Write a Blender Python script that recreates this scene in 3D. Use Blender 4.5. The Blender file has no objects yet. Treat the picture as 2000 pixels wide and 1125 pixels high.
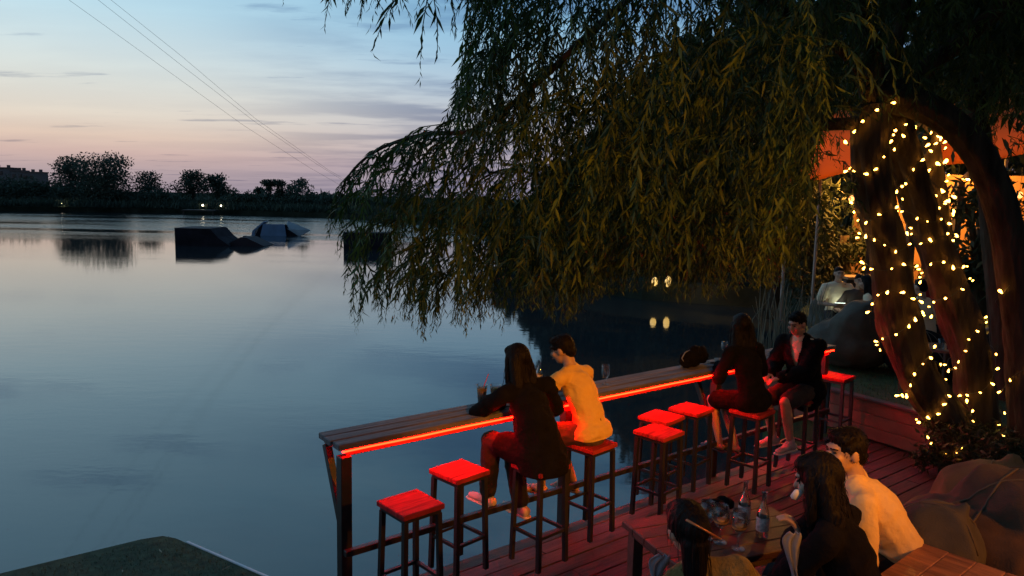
import bpy, bmesh, math, random
import numpy as np
from math import radians as R, sin, cos, pi
from mathutils import Vector as V, Matrix, Quaternion, noise, geometry

random.seed(7)
rng = np.random.default_rng(7)
SC = bpy.context.scene
COL = SC.collection

# ------------------------------------------------------------------ camera
CAM_H, PITCH, ROLL, FPX = 2.7, R(7.0), R(1.2), 1444.0
cd = bpy.data.cameras.new('camera'); cam = bpy.data.objects.new('camera', cd); COL.objects.link(cam)
cd.sensor_width = 36.0; cd.lens = 36.0 * FPX / 2000.0; cd.clip_end = 3000; cd.clip_start = 0.05
_f = V((0, cos(PITCH), -sin(PITCH))); _r0 = V((1, 0, 0)); _u0 = _r0.cross(_f)
_r = cos(ROLL) * _r0 + sin(ROLL) * _u0; _u = -sin(ROLL) * _r0 + cos(ROLL) * _u0
m = Matrix((( _r.x, _u.x, -_f.x, 0), (_r.y, _u.y, -_f.y, 0), (_r.z, _u.z, -_f.z, CAM_H), (0, 0, 0, 1)))
cam.matrix_world = m
SC.camera = cam
EYE = V((0, 0, CAM_H))


def ray(px, py):
    return _f + _r * ((px - 1000) / FPX) + _u * ((562.5 - py) / FPX)


def at(px, py, z):            # the point of a horizontal plane seen at a pixel
    d = ray(px, py); return EYE + d * ((z - CAM_H) / d.z)


def atd(px, py, y):           # the point at ground distance y seen at a pixel
    d = ray(px, py); return EYE + d * (y / d.y)


# ------------------------------------------------------------------ sky, dusk light, exposure
def lin(r, g, b):
    def c(x):
        x /= 255.0
        return x / 12.92 if x <= 0.04045 else ((x + 0.055) / 1.055) ** 2.4
    return (c(r), c(g), c(b), 1)


GLOW_AZ = R(-46)              # azimuth of the afterglow, from +Y, negative to the left
W = bpy.data.worlds.new('World'); SC.world = W; W.use_nodes = True
nt = W.node_tree; nt.nodes.clear(); N = nt.nodes; L = nt.links


def nd(t, **k):
    n = N.new(t)
    for a, b in k.items():
        setattr(n, a, b)
    return n


def mth(op, a, b=None, c=None, clamp=False):
    n = nd('ShaderNodeMath', operation=op, use_clamp=clamp)
    for i, x in enumerate((a, b, c)):
        if x is None: continue
        if isinstance(x, (int, float)): n.inputs[i].default_value = x
        else: L.new(x, n.inputs[i])
    return n.outputs[0]


def ramp(fac, stops):
    n = nd('ShaderNodeValToRGB'); e = n.color_ramp.elements
    while len(e) > 1: e.remove(e[-1])
    e[0].position = stops[0][0]; e[0].color = stops[0][1]
    for p, c in stops[1:]:
        x = e.new(p); x.color = c
    L.new(fac, n.inputs[0]); return n.outputs[0]


def mixc(fac, a, b, mode='MIX'):
    n = nd('ShaderNodeMix', data_type='RGBA', blend_type=mode)
    for s, x in ((n.inputs[0], fac), (n.inputs[6], a), (n.inputs[7], b)):
        if isinstance(x, (int, float, tuple)): s.default_value = x
        else: L.new(x, s)
    return n.outputs[2]


tc = nd('ShaderNodeTexCoord'); sep = nd('ShaderNodeSeparateXYZ')
nrm = nd('ShaderNodeVectorMath', operation='NORMALIZE'); L.new(tc.outputs['Generated'], nrm.inputs[0])
L.new(nrm.outputs[0], sep.inputs[0])
dx, dy, dz = sep.outputs
el = mth('MULTIPLY', mth('ARCSINE', mth('MAXIMUM', dz, 0.0)), 2 / pi)          # 0 horizon .. 1 zenith
def E_(d): return d / 90.0
left = ramp(el, [(0, lin(150, 136, 146)), (E_(1.2), lin(172, 153, 156)), (E_(2.4), lin(199, 171, 163)), (E_(3.6), lin(214, 191, 174)), (E_(5), lin(216, 206, 192)), (E_(7), lin(210, 212, 205)),
                 (E_(9.5), lin(198, 214, 217)), (E_(12), lin(181, 211, 223)), (E_(15), lin(164, 203, 222)), (E_(22), lin(150, 198, 224)), (E_(40), lin(118, 168, 205)), (1, lin(66, 106, 156))])
right = ramp(el, [(0, lin(150, 142, 158)), (E_(2), lin(160, 150, 164)), (E_(4), lin(179, 172, 178)), (E_(6), lin(184, 187, 193)), (E_(8), lin(174, 192, 206)),
                  (E_(10.5), lin(150, 185, 209)), (E_(13), lin(138, 184, 212)), (E_(20), lin(126, 180, 212)), (E_(35), lin(104, 154, 196)), (1, lin(58, 98, 148))])
hl = mth('SQRT', mth('ADD', mth('ADD', mth('MULTIPLY', dx, dx), mth('MULTIPLY', dy, dy)), 1e-5))
cg = mth('DIVIDE', mth('ADD', mth('MULTIPLY', dx, sin(GLOW_AZ)), mth('MULTIPLY', dy, cos(GLOW_AZ))), hl)
mr = nd('ShaderNodeMapRange', interpolation_type='SMOOTHSTEP'); L.new(cg, mr.inputs[0])
mr.inputs[1].default_value = 0.72; mr.inputs[2].default_value = 0.99
sky = mixc(mr.outputs[0], right, left)
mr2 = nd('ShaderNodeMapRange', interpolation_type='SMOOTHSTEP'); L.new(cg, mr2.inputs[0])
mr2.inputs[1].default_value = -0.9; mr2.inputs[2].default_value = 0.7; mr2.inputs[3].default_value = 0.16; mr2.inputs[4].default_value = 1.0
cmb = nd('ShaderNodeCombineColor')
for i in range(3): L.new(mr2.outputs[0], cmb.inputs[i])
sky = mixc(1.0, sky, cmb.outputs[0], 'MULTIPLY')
# thin dusk clouds on a plane overhead, drawn out by perspective
den = mth('ADD', mth('MAXIMUM', dz, 0.0), 0.055)
cv = nd('ShaderNodeCombineXYZ'); L.new(mth('DIVIDE', dx, den), cv.inputs[0]); L.new(mth('DIVIDE', dy, den), cv.inputs[1])
def cloud(scale, stretch, rot, lo, hi, seed, detail=7):
    mp = nd('ShaderNodeMapping'); L.new(cv.outputs[0], mp.inputs[0])
    mp.inputs['Rotation'].default_value = (0, 0, rot); mp.inputs['Scale'].default_value = (scale, scale * stretch, 1); mp.inputs['Location'].default_value = (seed, seed * 0.7, 0)
    nz = nd('ShaderNodeTexNoise'); L.new(mp.outputs[0], nz.inputs['Vector']); nz.inputs['Scale'].default_value = 1.0; nz.inputs['Detail'].default_value = detail; nz.inputs['Roughness'].default_value = 0.55
    q = nd('ShaderNodeMapRange', interpolation_type='SMOOTHSTEP'); L.new(nz.outputs[0], q.inputs[0]); q.inputs[1].default_value = lo; q.inputs[2].default_value = hi
    return q.outputs[0]
rside = nd('ShaderNodeMapRange', interpolation_type='SMOOTHSTEP'); L.new(dx, rside.inputs[0]); rside.inputs[1].default_value = -0.42; rside.inputs[2].default_value = -0.02
c1 = mth('MULTIPLY', cloud(0.55, 1.9, R(20), 0.40, 0.62, 3.1), mth('ADD', mth('MULTIPLY', rside.outputs[0], 1.0), 0.10))
c2 = mth('MULTIPLY', cloud(0.8, 2.6, R(8), 0.57, 0.68, 11.3), 0.7)
cl = mth('MAXIMUM', c1, c2)
sky = mixc(cl, sky, mixc(1.0, sky, (0.50, 0.54, 0.66, 1), 'MULTIPLY'))
ni = nd('ShaderNodeTexSky', sky_type='NISHITA', sun_disc=False); ni.sun_elevation = R(-3.0); ni.sun_rotation = GLOW_AZ
nis = mixc(1.0, ni.outputs[0], (0.1, 0.1, 0.1, 1), 'MULTIPLY')
sky = mixc(0.06, sky, nis)
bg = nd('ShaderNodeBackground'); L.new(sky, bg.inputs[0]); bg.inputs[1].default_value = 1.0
wo = nd('ShaderNodeOutputWorld'); L.new(bg.outputs[0], wo.inputs[0])

# the sun has set behind the left shore: only the sky and the lamps light the place
SC.view_settings.view_transform = 'Standard'; SC.view_settings.look = 'None'
SC.view_settings.exposure = 0.28; SC.view_settings.gamma = 1.0; SC.view_settings.use_curve_mapping = False
SC.render.engine = 'CYCLES'
SC.cycles.use_denoising = True
SC.cycles.max_bounces = 6; SC.cycles.transparent_max_bounces = 12
SC.cycles.sample_clamp_indirect = 3.0
SC.cycles.caustics_reflective = False; SC.cycles.caustics_refractive = False

# ------------------------------------------------------------------ materials
MATS = {}


def mat(name, col, rough=0.7, var=0.0, scale=8.0, bump=0.0, bscale=None, metal=0.0, stretch=(1, 1, 1), spec=0.5, col2=None, trans=0.0, sub=0.0):
    if name in MATS: return MATS[name]
    mt = bpy.data.materials.new(name); mt.use_nodes = True; t = mt.node_tree; b = t.nodes['Principled BSDF']
    b.inputs['Roughness'].default_value = rough; b.inputs['Metallic'].default_value = metal
    b.inputs['Specular IOR Level'].default_value = spec
    b.inputs['Transmission Weight'].default_value = trans
    c = (*col[:3], 1)
    b.inputs['Base Color'].default_value = c
    if var or col2 or bump:
        tx = t.nodes.new('ShaderNodeTexCoord'); mp = t.nodes.new('ShaderNodeMapping'); t.links.new(tx.outputs['Object'], mp.inputs[0])
        mp.inputs['Scale'].default_value = stretch
        oi = t.nodes.new('ShaderNodeObjectInfo'); ad = t.nodes.new('ShaderNodeVectorMath'); ad.operation = 'ADD'
        ml = t.nodes.new('ShaderNodeVectorMath'); ml.operation = 'SCALE'; ml.inputs['Scale'].default_value = 31.0
        cx = t.nodes.new('ShaderNodeCombineXYZ')
        for i in range(3): t.links.new(oi.outputs['Random'], cx.inputs[i])
        t.links.new(cx.outputs[0], ml.inputs[0]); t.links.new(mp.outputs[0], ad.inputs[0]); t.links.new(ml.outputs[0], ad.inputs[1])
        nz = t.nodes.new('ShaderNodeTexNoise'); nz.inputs['Scale'].default_value = scale; nz.inputs['Detail'].default_value = 6
        t.links.new(ad.outputs[0], nz.inputs['Vector'])
        if var or col2:
            rp = t.nodes.new('ShaderNodeValToRGB'); t.links.new(nz.outputs[0], rp.inputs[0])
            rp.color_ramp.elements[0].position = 0.3; rp.color_ramp.elements[1].position = 0.7
            rp.color_ramp.elements[0].color = (*[x * (1 - var) for x in col[:3]], 1)
            rp.color_ramp.elements[1].color = (*(col2[:3] if col2 else [min(1, x * (1 + var)) for x in col[:3]]), 1)
            t.links.new(rp.outputs[0], b.inputs['Base Color'])
        if bump:
            n2 = nz
            if bscale:
                n2 = t.nodes.new('ShaderNodeTexNoise'); n2.inputs['Scale'].default_value = bscale; n2.inputs['Detail'].default_value = 5
                t.links.new(ad.outputs[0], n2.inputs['Vector'])
            bp = t.nodes.new('ShaderNodeBump'); bp.inputs['Strength'].default_value = bump; bp.inputs['Distance'].default_value = 0.02
            t.links.new(n2.outputs[0], bp.inputs['Height']); t.links.new(bp.outputs[0], b.inputs['Normal'])
    MATS[name] = mt
    return mt


def emit(name, col, strength):
    if name in MATS: return MATS[name]
    mt = bpy.data.materials.new(name); mt.use_nodes = True; t = mt.node_tree; b = t.nodes['Principled BSDF']
    b.inputs['Base Color'].default_value = (0.6, 0.5, 0.4, 1)
    b.inputs['Emission Color'].default_value = (*col, 1); b.inputs['Emission Strength'].default_value = strength
    MATS[name] = mt
    return mt


def leafmat(name, a, b_, tr=0.35, rough=0.55):
    mt = bpy.data.materials.new(name); mt.use_nodes = True; t = mt.node_tree; t.nodes.clear(); n = t.nodes
    o = n.new('ShaderNodeOutputMaterial'); at_ = n.new('ShaderNodeAttribute'); at_.attribute_name = 'tint'
    rp = n.new('ShaderNodeValToRGB'); rp.color_ramp.elements[0].color = (*a, 1); rp.color_ramp.elements[1].color = (*b_, 1)
    t.links.new(at_.outputs['Fac'], rp.inputs[0])
    p = n.new('ShaderNodeBsdfPrincipled'); p.inputs['Roughness'].default_value = rough; p.inputs['Specular IOR Level'].default_value = 0.35
    tl = n.new('ShaderNodeBsdfTranslucent'); mx = n.new('ShaderNodeMixShader'); mx.inputs[0].default_value = tr
    t.links.new(rp.outputs[0], p.inputs['Base Color']); t.links.new(rp.outputs[0], tl.inputs[0])
    t.links.new(p.outputs[0], mx.inputs[1]); t.links.new(tl.outputs[0], mx.inputs[2]); t.links.new(mx.outputs[0], o.inputs[0])
    MATS[name] = mt
    return mt


def glassmat(name, tint=(1, 1, 1), mixf=0.12, rough=0.02):
    mt = bpy.data.materials.new(name); mt.use_nodes = True; t = mt.node_tree; t.nodes.clear(); n = t.nodes
    o = n.new('ShaderNodeOutputMaterial'); tr = n.new('ShaderNodeBsdfTransparent'); tr.inputs[0].default_value = (*tint, 1)
    g = n.new('ShaderNodeBsdfGlossy'); g.inputs['Roughness'].default_value = rough
    lw = n.new('ShaderNodeLayerWeight'); lw.inputs[0].default_value = 0.35
    ad = n.new('ShaderNodeMath'); ad.operation = 'MULTIPLY_ADD'; ad.inputs[1].default_value = 0.75; ad.inputs[2].default_value = mixf; ad.use_clamp = True
    t.links.new(lw.outputs['Fresnel'], ad.inputs[0])
    mx = n.new('ShaderNodeMixShader'); t.links.new(ad.outputs[0], mx.inputs[0]); t.links.new(tr.outputs[0], mx.inputs[1]); t.links.new(g.outputs[0], mx.inputs[2])
    t.links.new(mx.outputs[0], o.inputs[0]); MATS[name] = mt
    return mt


def fabric_lit(name, col, tr=0.5):
    mt = bpy.data.materials.new(name); mt.use_nodes = True; t = mt.node_tree; t.nodes.clear(); n = t.nodes
    o = n.new('ShaderNodeOutputMaterial'); d = n.new('ShaderNodeBsdfDiffuse'); tl = n.new('ShaderNodeBsdfTranslucent')
    d.inputs[0].default_value = (*col, 1); tl.inputs[0].default_value = (*col, 1)
    mx = n.new('ShaderNodeMixShader'); mx.inputs[0].default_value = tr
    t.links.new(d.outputs[0], mx.inputs[1]); t.links.new(tl.outputs[0], mx.inputs[2]); t.links.new(mx.outputs[0], o.inputs[0]); MATS[name] = mt
    return mt


M_SEAT = mat('stool_seat_wood', (0.32, 0.032, 0.03), 0.7, 0.45, 5, 0.3, 40, stretch=(1, 9, 1), spec=0.06)
M_LEG = mat('black_steel', (0.018, 0.016, 0.016), 0.45, 0.2, 20, 0.05)
M_COUNTER = mat('weathered_counter_wood', (0.15, 0.125, 0.128), 0.65, 0.55, 3, 0.6, 24, stretch=(.6, 14, 6))
M_DECK = mat('deck_wood', (0.078, 0.034, 0.026), 0.6, 0.4, 4, 0.4, 25, stretch=(0.7, 9, 4))
M_DARKWOOD = mat('dark_wood', (0.05, 0.03, 0.022), 0.6, 0.4, 6, 0.3, 30)
M_TABLE = mat('table_wood', (0.055, 0.02, 0.012), 0.45, 0.35, 5, 0.2, 40, stretch=(1, 9, 4))
M_BARK = mat('willow_bark', (0.055, 0.037, 0.024), 0.9, 0.6, 9, 1.0, 22, stretch=(1, 1, 0.18), spec=0.15)
M_SKIN = mat('skin', (0.42, 0.25, 0.17), 0.5, 0.08, 20)
M_HAIR = mat('black_hair', (0.006, 0.0045, 0.0045), 0.55, 0.3, 40, 0.5, 90, stretch=(1, 1, 0.05), spec=0.12)
M_BLACKCLOTH = mat('black_cloth', (0.006, 0.0055, 0.0065), 0.95, 0.3, 12, 0.3, 60, spec=0.1)
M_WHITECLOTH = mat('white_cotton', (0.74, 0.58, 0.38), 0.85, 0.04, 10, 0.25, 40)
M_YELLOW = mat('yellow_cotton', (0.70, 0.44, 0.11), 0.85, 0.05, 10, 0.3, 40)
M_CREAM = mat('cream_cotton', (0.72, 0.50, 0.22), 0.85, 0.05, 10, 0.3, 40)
M_BROWNCLOTH = mat('brown_cotton', (0.07, 0.045, 0.035), 0.9, 0.25, 10, 0.3, 50)
M_OLIVECLOTH = mat('olive_knit', (0.20, 0.15, 0.045), 0.9, 0.3, 25, 0.6, 90)
M_BEAN_GREY = mat('grey_canvas', (0.065, 0.058, 0.042), 0.9, 0.2, 8, 0.3, 120)
M_BEAN_BROWN = mat('brown_canvas', (0.085, 0.045, 0.022), 0.9, 0.2, 8, 0.3, 120)
M_BEAN_OLIVE = mat('olive_canvas', (0.09, 0.07, 0.03), 0.9, 0.25, 5, 0.3, 120)
M_GRASS = mat('lawn_grass', (0.035, 0.065, 0.018), 0.9, 0.5, 6, 0.6, 90)
M_TURF = mat('artificial_turf', (0.045, 0.075, 0.04), 0.95, 0.45, 14, 0.8, 160)
M_EARTH = mat('bank_soil', (0.035, 0.042, 0.03), 1.0, 0.5, 0.6, 0.5, 3, spec=0.0)
M_GLASS = glassmat('clear_glass', mixf=0.03)
M_LED = emit('red_led', (1.0, 0.0010, 0.0002), 215.0)
M_BULB = emit('warm_bulb', (1.0, 0.45, 0.055), 17.0)

# ------------------------------------------------------------------ mesh helpers
class MB:
    def __init__(s): s.v = []; s.f = []

    def add(s, vs, fs):
        o = len(s.v); s.v.extend([tuple(x) for x in vs]); s.f.extend([tuple(i + o for i in q) for q in fs]); return s

    def box(s, c, d, mx=None, bev=0.0):
        x, y, z = (q / 2 for q in d); vs = []
        if bev <= 0:
            for sx, sy, sz in ((-1,-1,-1),(1,-1,-1),(1,1,-1),(-1,1,-1),(-1,-1,1),(1,-1,1),(1,1,1),(-1,1,1)): vs.append(V((sx*x, sy*y, sz*z)))
            fs = [(0,3,2,1),(4,5,6,7),(0,1,5,4),(1,2,6,5),(2,3,7,6),(3,0,4,7)]
        else:
            b = min(bev, x*.9, y*.9, z*.9); idx = {}
            for sx in (-1,1):
                for sy in (-1,1):
                    for sz in (-1,1):
                        for ax in range(3):
                            p = [sx*(x-b), sy*(y-b), sz*(z-b)]; p[ax] = (sx*x, sy*y, sz*z)[ax]
                            idx[(sx,sy,sz,ax)] = len(vs); vs.append(V(p))
            fs = []
            for ax in range(3):
                o1, o2 = [(1,2),(2,0),(0,1)][ax]
                for sg in (-1,1):
                    q = []
                    for a, b2 in ((-1,-1),(1,-1),(1,1),(-1,1)):
                        k = [0,0,0]; k[ax] = sg; k[o1] = a; k[o2] = b2; q.append(idx[(*k, ax)])
                    fs.append(tuple(q if sg > 0 else q[::-1]))
                for a in (-1,1):
                    for b2 in (-1,1):
                        k1=[0,0,0]; k1[ax]=-1; k1[o1]=a; k1[o2]=b2; k2=list(k1); k2[ax]=1
                        q=[idx[(*k1,o1)],idx[(*k2,o1)],idx[(*k2,o2)],idx[(*k1,o2)]]
                        fs.append(tuple(q if a*b2 < 0 else q[::-1]))
            for sx in (-1,1):
                for sy in (-1,1):
                    for sz in (-1,1):
                        q = [idx[(sx,sy,sz,i)] for i in range(3)]
                        fs.append(tuple(q if sx*sy*sz > 0 else q[::-1]))
        if mx is None: mx = Matrix.Identity(3)
        c = V(c)
        return s.add([mx @ q + c for q in vs], fs)

    def beam(s, p0, p1, w, h, bev=0.0, up=V((0, 0, 1))):
        p0 = V(p0); p1 = V(p1); d = p1 - p0; l = d.length; x = d / l
        if abs(x.dot(up)) > 0.99: up = V((0, 1, 0))
        y = up.cross(x).normalized(); z = x.cross(y)
        return s.box((p0 + p1) / 2, (l, w, h), Matrix((x, y, z)).transposed(), bev)

    def tube(s, pts, rad, n=8, cap=True):
        pts = [V(p) for p in pts]
        if isinstance(rad, (int, float)): rad = [rad] * len(pts)
        o = []; ref = None
        for i, p in enumerate(pts):
            d = (pts[min(i+1, len(pts)-1)] - pts[max(i-1, 0)])
            d = d.normalized() if d.length > 1e-9 else V((0,0,1))
            if ref is None:
                ref = V((1,0,0)) if abs(d.x) < 0.8 else V((0,1,0))
            a = (ref - d * ref.dot(d)).normalized(); ref = a; b = d.cross(a)
            for k in range(n):
                t = 2*pi*k/n; o.append(p + (a*cos(t) + b*sin(t)) * rad[i])
        fs = []
        for i in range(len(pts)-1):
            for k in range(n):
                fs.append((i*n+k, i*n+(k+1) % n, (i+1)*n+(k+1) % n, (i+1)*n+k))
        if cap:
            fs.append(tuple(range(n))[::-1]); fs.append(tuple((len(pts)-1)*n+k for k in range(n)))
        return s.add(o, fs)

    def lathe(s, prof, n=20, c=(0,0,0)):
        c = V(c); o = []
        for r, z in prof:
            for k in range(n): o.append(V((r*cos(2*pi*k/n), r*sin(2*pi*k/n), z)) + c)
        fs = []
        for i in range(len(prof)-1):
            for k in range(n): fs.append((i*n+k, i*n+(k+1) % n, (i+1)*n+(k+1) % n, (i+1)*n+k))
        return s.add(o, fs)

    def ell(s, c, r, mx=None, nu=14, nv=9):
        c = V(c); r = (r, r, r) if isinstance(r, (int, float)) else r
        mx = mx or Matrix.Identity(3); o = [mx @ V((0, 0, r[2])) + c]
        for i in range(1, nv):
            ph = pi*i/nv
            for k in range(nu):
                t = 2*pi*k/nu; o.append(mx @ V((r[0]*sin(ph)*cos(t), r[1]*sin(ph)*sin(t), r[2]*cos(ph))) + c)
        o.append(mx @ V((0, 0, -r[2])) + c); e = len(o)-1; fs = []
        for k in range(nu): fs.append((0, 1+k, 1+(k+1) % nu))
        for i in range(nv-2):
            for k in range(nu):
                a = 1+i*nu+k; b = 1+i*nu+(k+1) % nu; fs.append((a, a+nu, b+nu, b))
        q = 1+(nv-2)*nu
        for k in range(nu): fs.append((q+k, e, q+(k+1) % nu))
        return s.add(o, fs)

    def cap(s, p0, p1, r0, r1, side=None, fl=1.0, n=12):   # tapered capsule; fl flattens across 'side'
        p0 = V(p0); p1 = V(p1); d = p1 - p0; l = d.length; d = d / l if l > 1e-9 else V((0,0,1))
        sd = V(side) if side is not None else (V((1,0,0)) if abs(d.x) < 0.8 else V((0,1,0)))
        a = (sd - d*sd.dot(d)).normalized(); b = d.cross(a); rings = []
        for i in range(4):
            t = pi/2*(1-i/4)
            rings.append((p0 - d*r0*sin(t), max(r0*cos(t), 1e-4)))
        rings.append((p0, r0)); rings.append(((p0+p1)/2, (r0+r1)/2)); rings.append((p1, r1))
        for i in range(1, 5):
            t = pi/2*i/4; rings.append((p1 + d*r1*sin(t), max(r1*cos(t), 1e-4)))
        o = []
        for p, rr in rings:
            for k in range(n):
                t = 2*pi*k/n; o.append(p + a*cos(t)*rr + b*sin(t)*rr*fl)
        fs = []
        for i in range(len(rings)-1):
            for k in range(n): fs.append((i*n+k, i*n+(k+1) % n, (i+1)*n+(k+1) % n, (i+1)*n+k))
        fs.append(tuple(range(n))[::-1]); fs.append(tuple((len(rings)-1)*n+k for k in range(n)))
        return s.add(o, fs)

    def mesh(s, name, m, smooth=False):
        me = bpy.data.meshes.new(name); me.from_pydata(s.v, [], s.f); me.update()
        if m: me.materials.append(m)
        if smooth: me.polygons.foreach_set('use_smooth', [True]*len(me.polygons))
        return me

    def build(s, name, m, parent=None, smooth=False):
        return link(name, s.mesh(name, m, smooth), parent)


def link(name, me, parent=None, loc=None):
    o = bpy.data.objects.new(name, me); COL.objects.link(o)
    if parent: o.parent = parent
    if loc is not None: o.location = loc
    return o


def tag(o, label=None, cat=None, group=None, kind=None):
    if label: o['label'] = label
    if cat: o['category'] = cat
    if group: o['group'] = group
    if kind: o['kind'] = kind
    return o


def thing(name, label, cat, loc=(0, 0, 0), rz=0.0, group=None):
    o = bpy.data.objects.new(name, None); COL.objects.link(o); o.empty_display_size = 0.1
    o.location = loc; o.rotation_euler = (0, 0, rz)
    return tag(o, label, cat, group)


def dup(root, loc, rz, label, group=None):
    r = root.copy(); COL.objects.link(r); r.location = loc; r.rotation_euler = (0, 0, rz); r['label'] = label
    if group: r['group'] = group
    for ch in root.children:
        c = ch.copy(); COL.objects.link(c); c.parent = r
        for g in ch.children:
            d = g.copy(); COL.objects.link(d); d.parent = c
    return r


def remesh(mb, vox, smooth=3, fold=0.0, fscale=(9, 9, 5), seed=0.0, fine=.45):
    """fuse the overlapping pieces of an MB into one continuous skin"""
    me = mb.mesh('tmp', None); o = bpy.data.objects.new('tmp', me); COL.objects.link(o)
    a = o.modifiers.new('r', 'REMESH'); a.mode = 'VOXEL'; a.voxel_size = vox
    if smooth:
        b = o.modifiers.new('s', 'SMOOTH'); b.iterations = smooth; b.factor = 0.6
    dg = bpy.context.evaluated_depsgraph_get()
    r = bpy.data.meshes.new_from_object(o.evaluated_get(dg))
    bpy.data.objects.remove(o); bpy.data.meshes.remove(me)
    if fold:
        n = len(r.vertices); co = np.empty(n*3, 'f'); r.vertices.foreach_get('co', co); co = co.reshape(-1, 3)
        no = np.empty(n*3, 'f'); r.vertex_normals.foreach_get('vector', no); no = no.reshape(-1, 3)
        d = np.array([noise.noise(V((p[0]*fscale[0]+seed, p[1]*fscale[1], p[2]*fscale[2]+seed))) for p in co])
        d2 = np.array([noise.noise(V((p[0]*fscale[0]*2.6+7+p[2]*3, p[1]*fscale[1]*2.6, p[2]*fscale[2]*2.1+seed))) for p in co])
        d = (np.abs(d)*-2+0.5)*fold + (np.abs(d2)*-2+.4)*fold*fine
        co += no*d[:, None]; r.vertices.foreach_set('co', co.ravel()); r.update()
    r.polygons.foreach_set('use_smooth', [True]*len(r.polygons))
    return r


def poly_slab(name, pts, z, depth, m, parent=None):
    """a flat polygon with a skirt"""
    tri = geometry.tessellate_polygon([[V((p[0], p[1], 0)) for p in pts]])
    n = len(pts); vs = [(p[0], p[1], z) for p in pts] + [(p[0], p[1], z-depth) for p in pts]
    fs = []
    for t in tri:
        a, b, c = (V((pts[i][0], pts[i][1], 0)) for i in t)
        fs.append(t if (b-a).cross(c-a).z > 0 else t[::-1])
    for i in range(n): fs.append((i, (i+1) % n, n+(i+1) % n, n+i))
    mb = MB(); mb.add(vs, fs); return mb.build(name, m, parent)


def smooth_path(pts, k=8):
    pts = [V(p) for p in pts]; out = []
    for i in range(len(pts)-1):
        p0 = pts[max(i-1, 0)]; p1 = pts[i]; p2 = pts[i+1]; p3 = pts[min(i+2, len(pts)-1)]
        for j in range(k):
            t = j/k; out.append(.5*((2*p1)+(p2-p0)*t+(2*p0-5*p1+4*p2-p3)*t*t+(3*p1-p0-3*p2+p3)*t**3))
    out.append(pts[-1]); return out


# leaf clouds built with numpy: verts (k,5,3): base, left, mid, right, tip
def leaf_arrays(base, dirs, length, width, curl=0.12):
    n = len(base); up = rng.normal(size=(n, 3)); d = dirs / np.linalg.norm(dirs, axis=1, keepdims=True)
    sd = np.cross(d, up); sd /= np.linalg.norm(sd, axis=1, keepdims=True)+1e-9; nn = np.cross(sd, d)
    Lh = length[:, None]; Wd = width[:, None]
    b = base; t = base+d*Lh + nn*Lh*rng.uniform(-curl, curl, (n, 1))*2
    mid = base+d*Lh*0.42 + nn*Lh*0.04
    l = base+d*Lh*0.40 + sd*Wd*0.5; r = base+d*Lh*0.40 - sd*Wd*0.5
    return np.stack([b, l, mid, r, t], 1)


def strand_tint(k):
    return np.clip(rng.random()**1.7*.75+rng.random(k)**1.5*.4, 0, 1)


def leaf_mesh(name, arr, m, stems=None, tint=None):
    k = len(arr); v = arr.reshape(-1, 3); o = np.arange(k)[:, None]*5
    tri = np.concatenate([o+np.array([0, 1, 2]), o+np.array([0, 2, 3]), o+np.array([1, 4, 2]), o+np.array([2, 4, 3])], 1).reshape(-1, 3)
    tn = np.repeat(rng.random(k) if tint is None else tint, 5)
    if stems is not None and len(stems.v):
        sv = np.array(stems.v); tri2 = []
        for q in stems.f:
            for i in range(1, len(q)-1): tri2.append((q[0], q[i], q[i+1]))
        tri = np.concatenate([tri, np.array(tri2)+len(v)]); v = np.concatenate([v, sv]); tn = np.concatenate([tn, np.full(len(sv), 0.35)])
    me = bpy.data.meshes.new(name); me.vertices.add(len(v)); me.vertices.foreach_set('co', v.astype('f').ravel())
    me.loops.add(len(tri)*3); me.loops.foreach_set('vertex_index', tri.astype('i').ravel())
    me.polygons.add(len(tri)); me.polygons.foreach_set('loop_start', np.arange(len(tri), dtype='i')*3)
    me.polygons.foreach_set('loop_total', np.full(len(tri), 3, 'i'))
    me.update(calc_edges=True)
    a = me.attributes.new('tint', 'FLOAT', 'POINT'); a.data.foreach_set('value', tn.astype('f'))
    me.materials.append(m); return me


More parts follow.
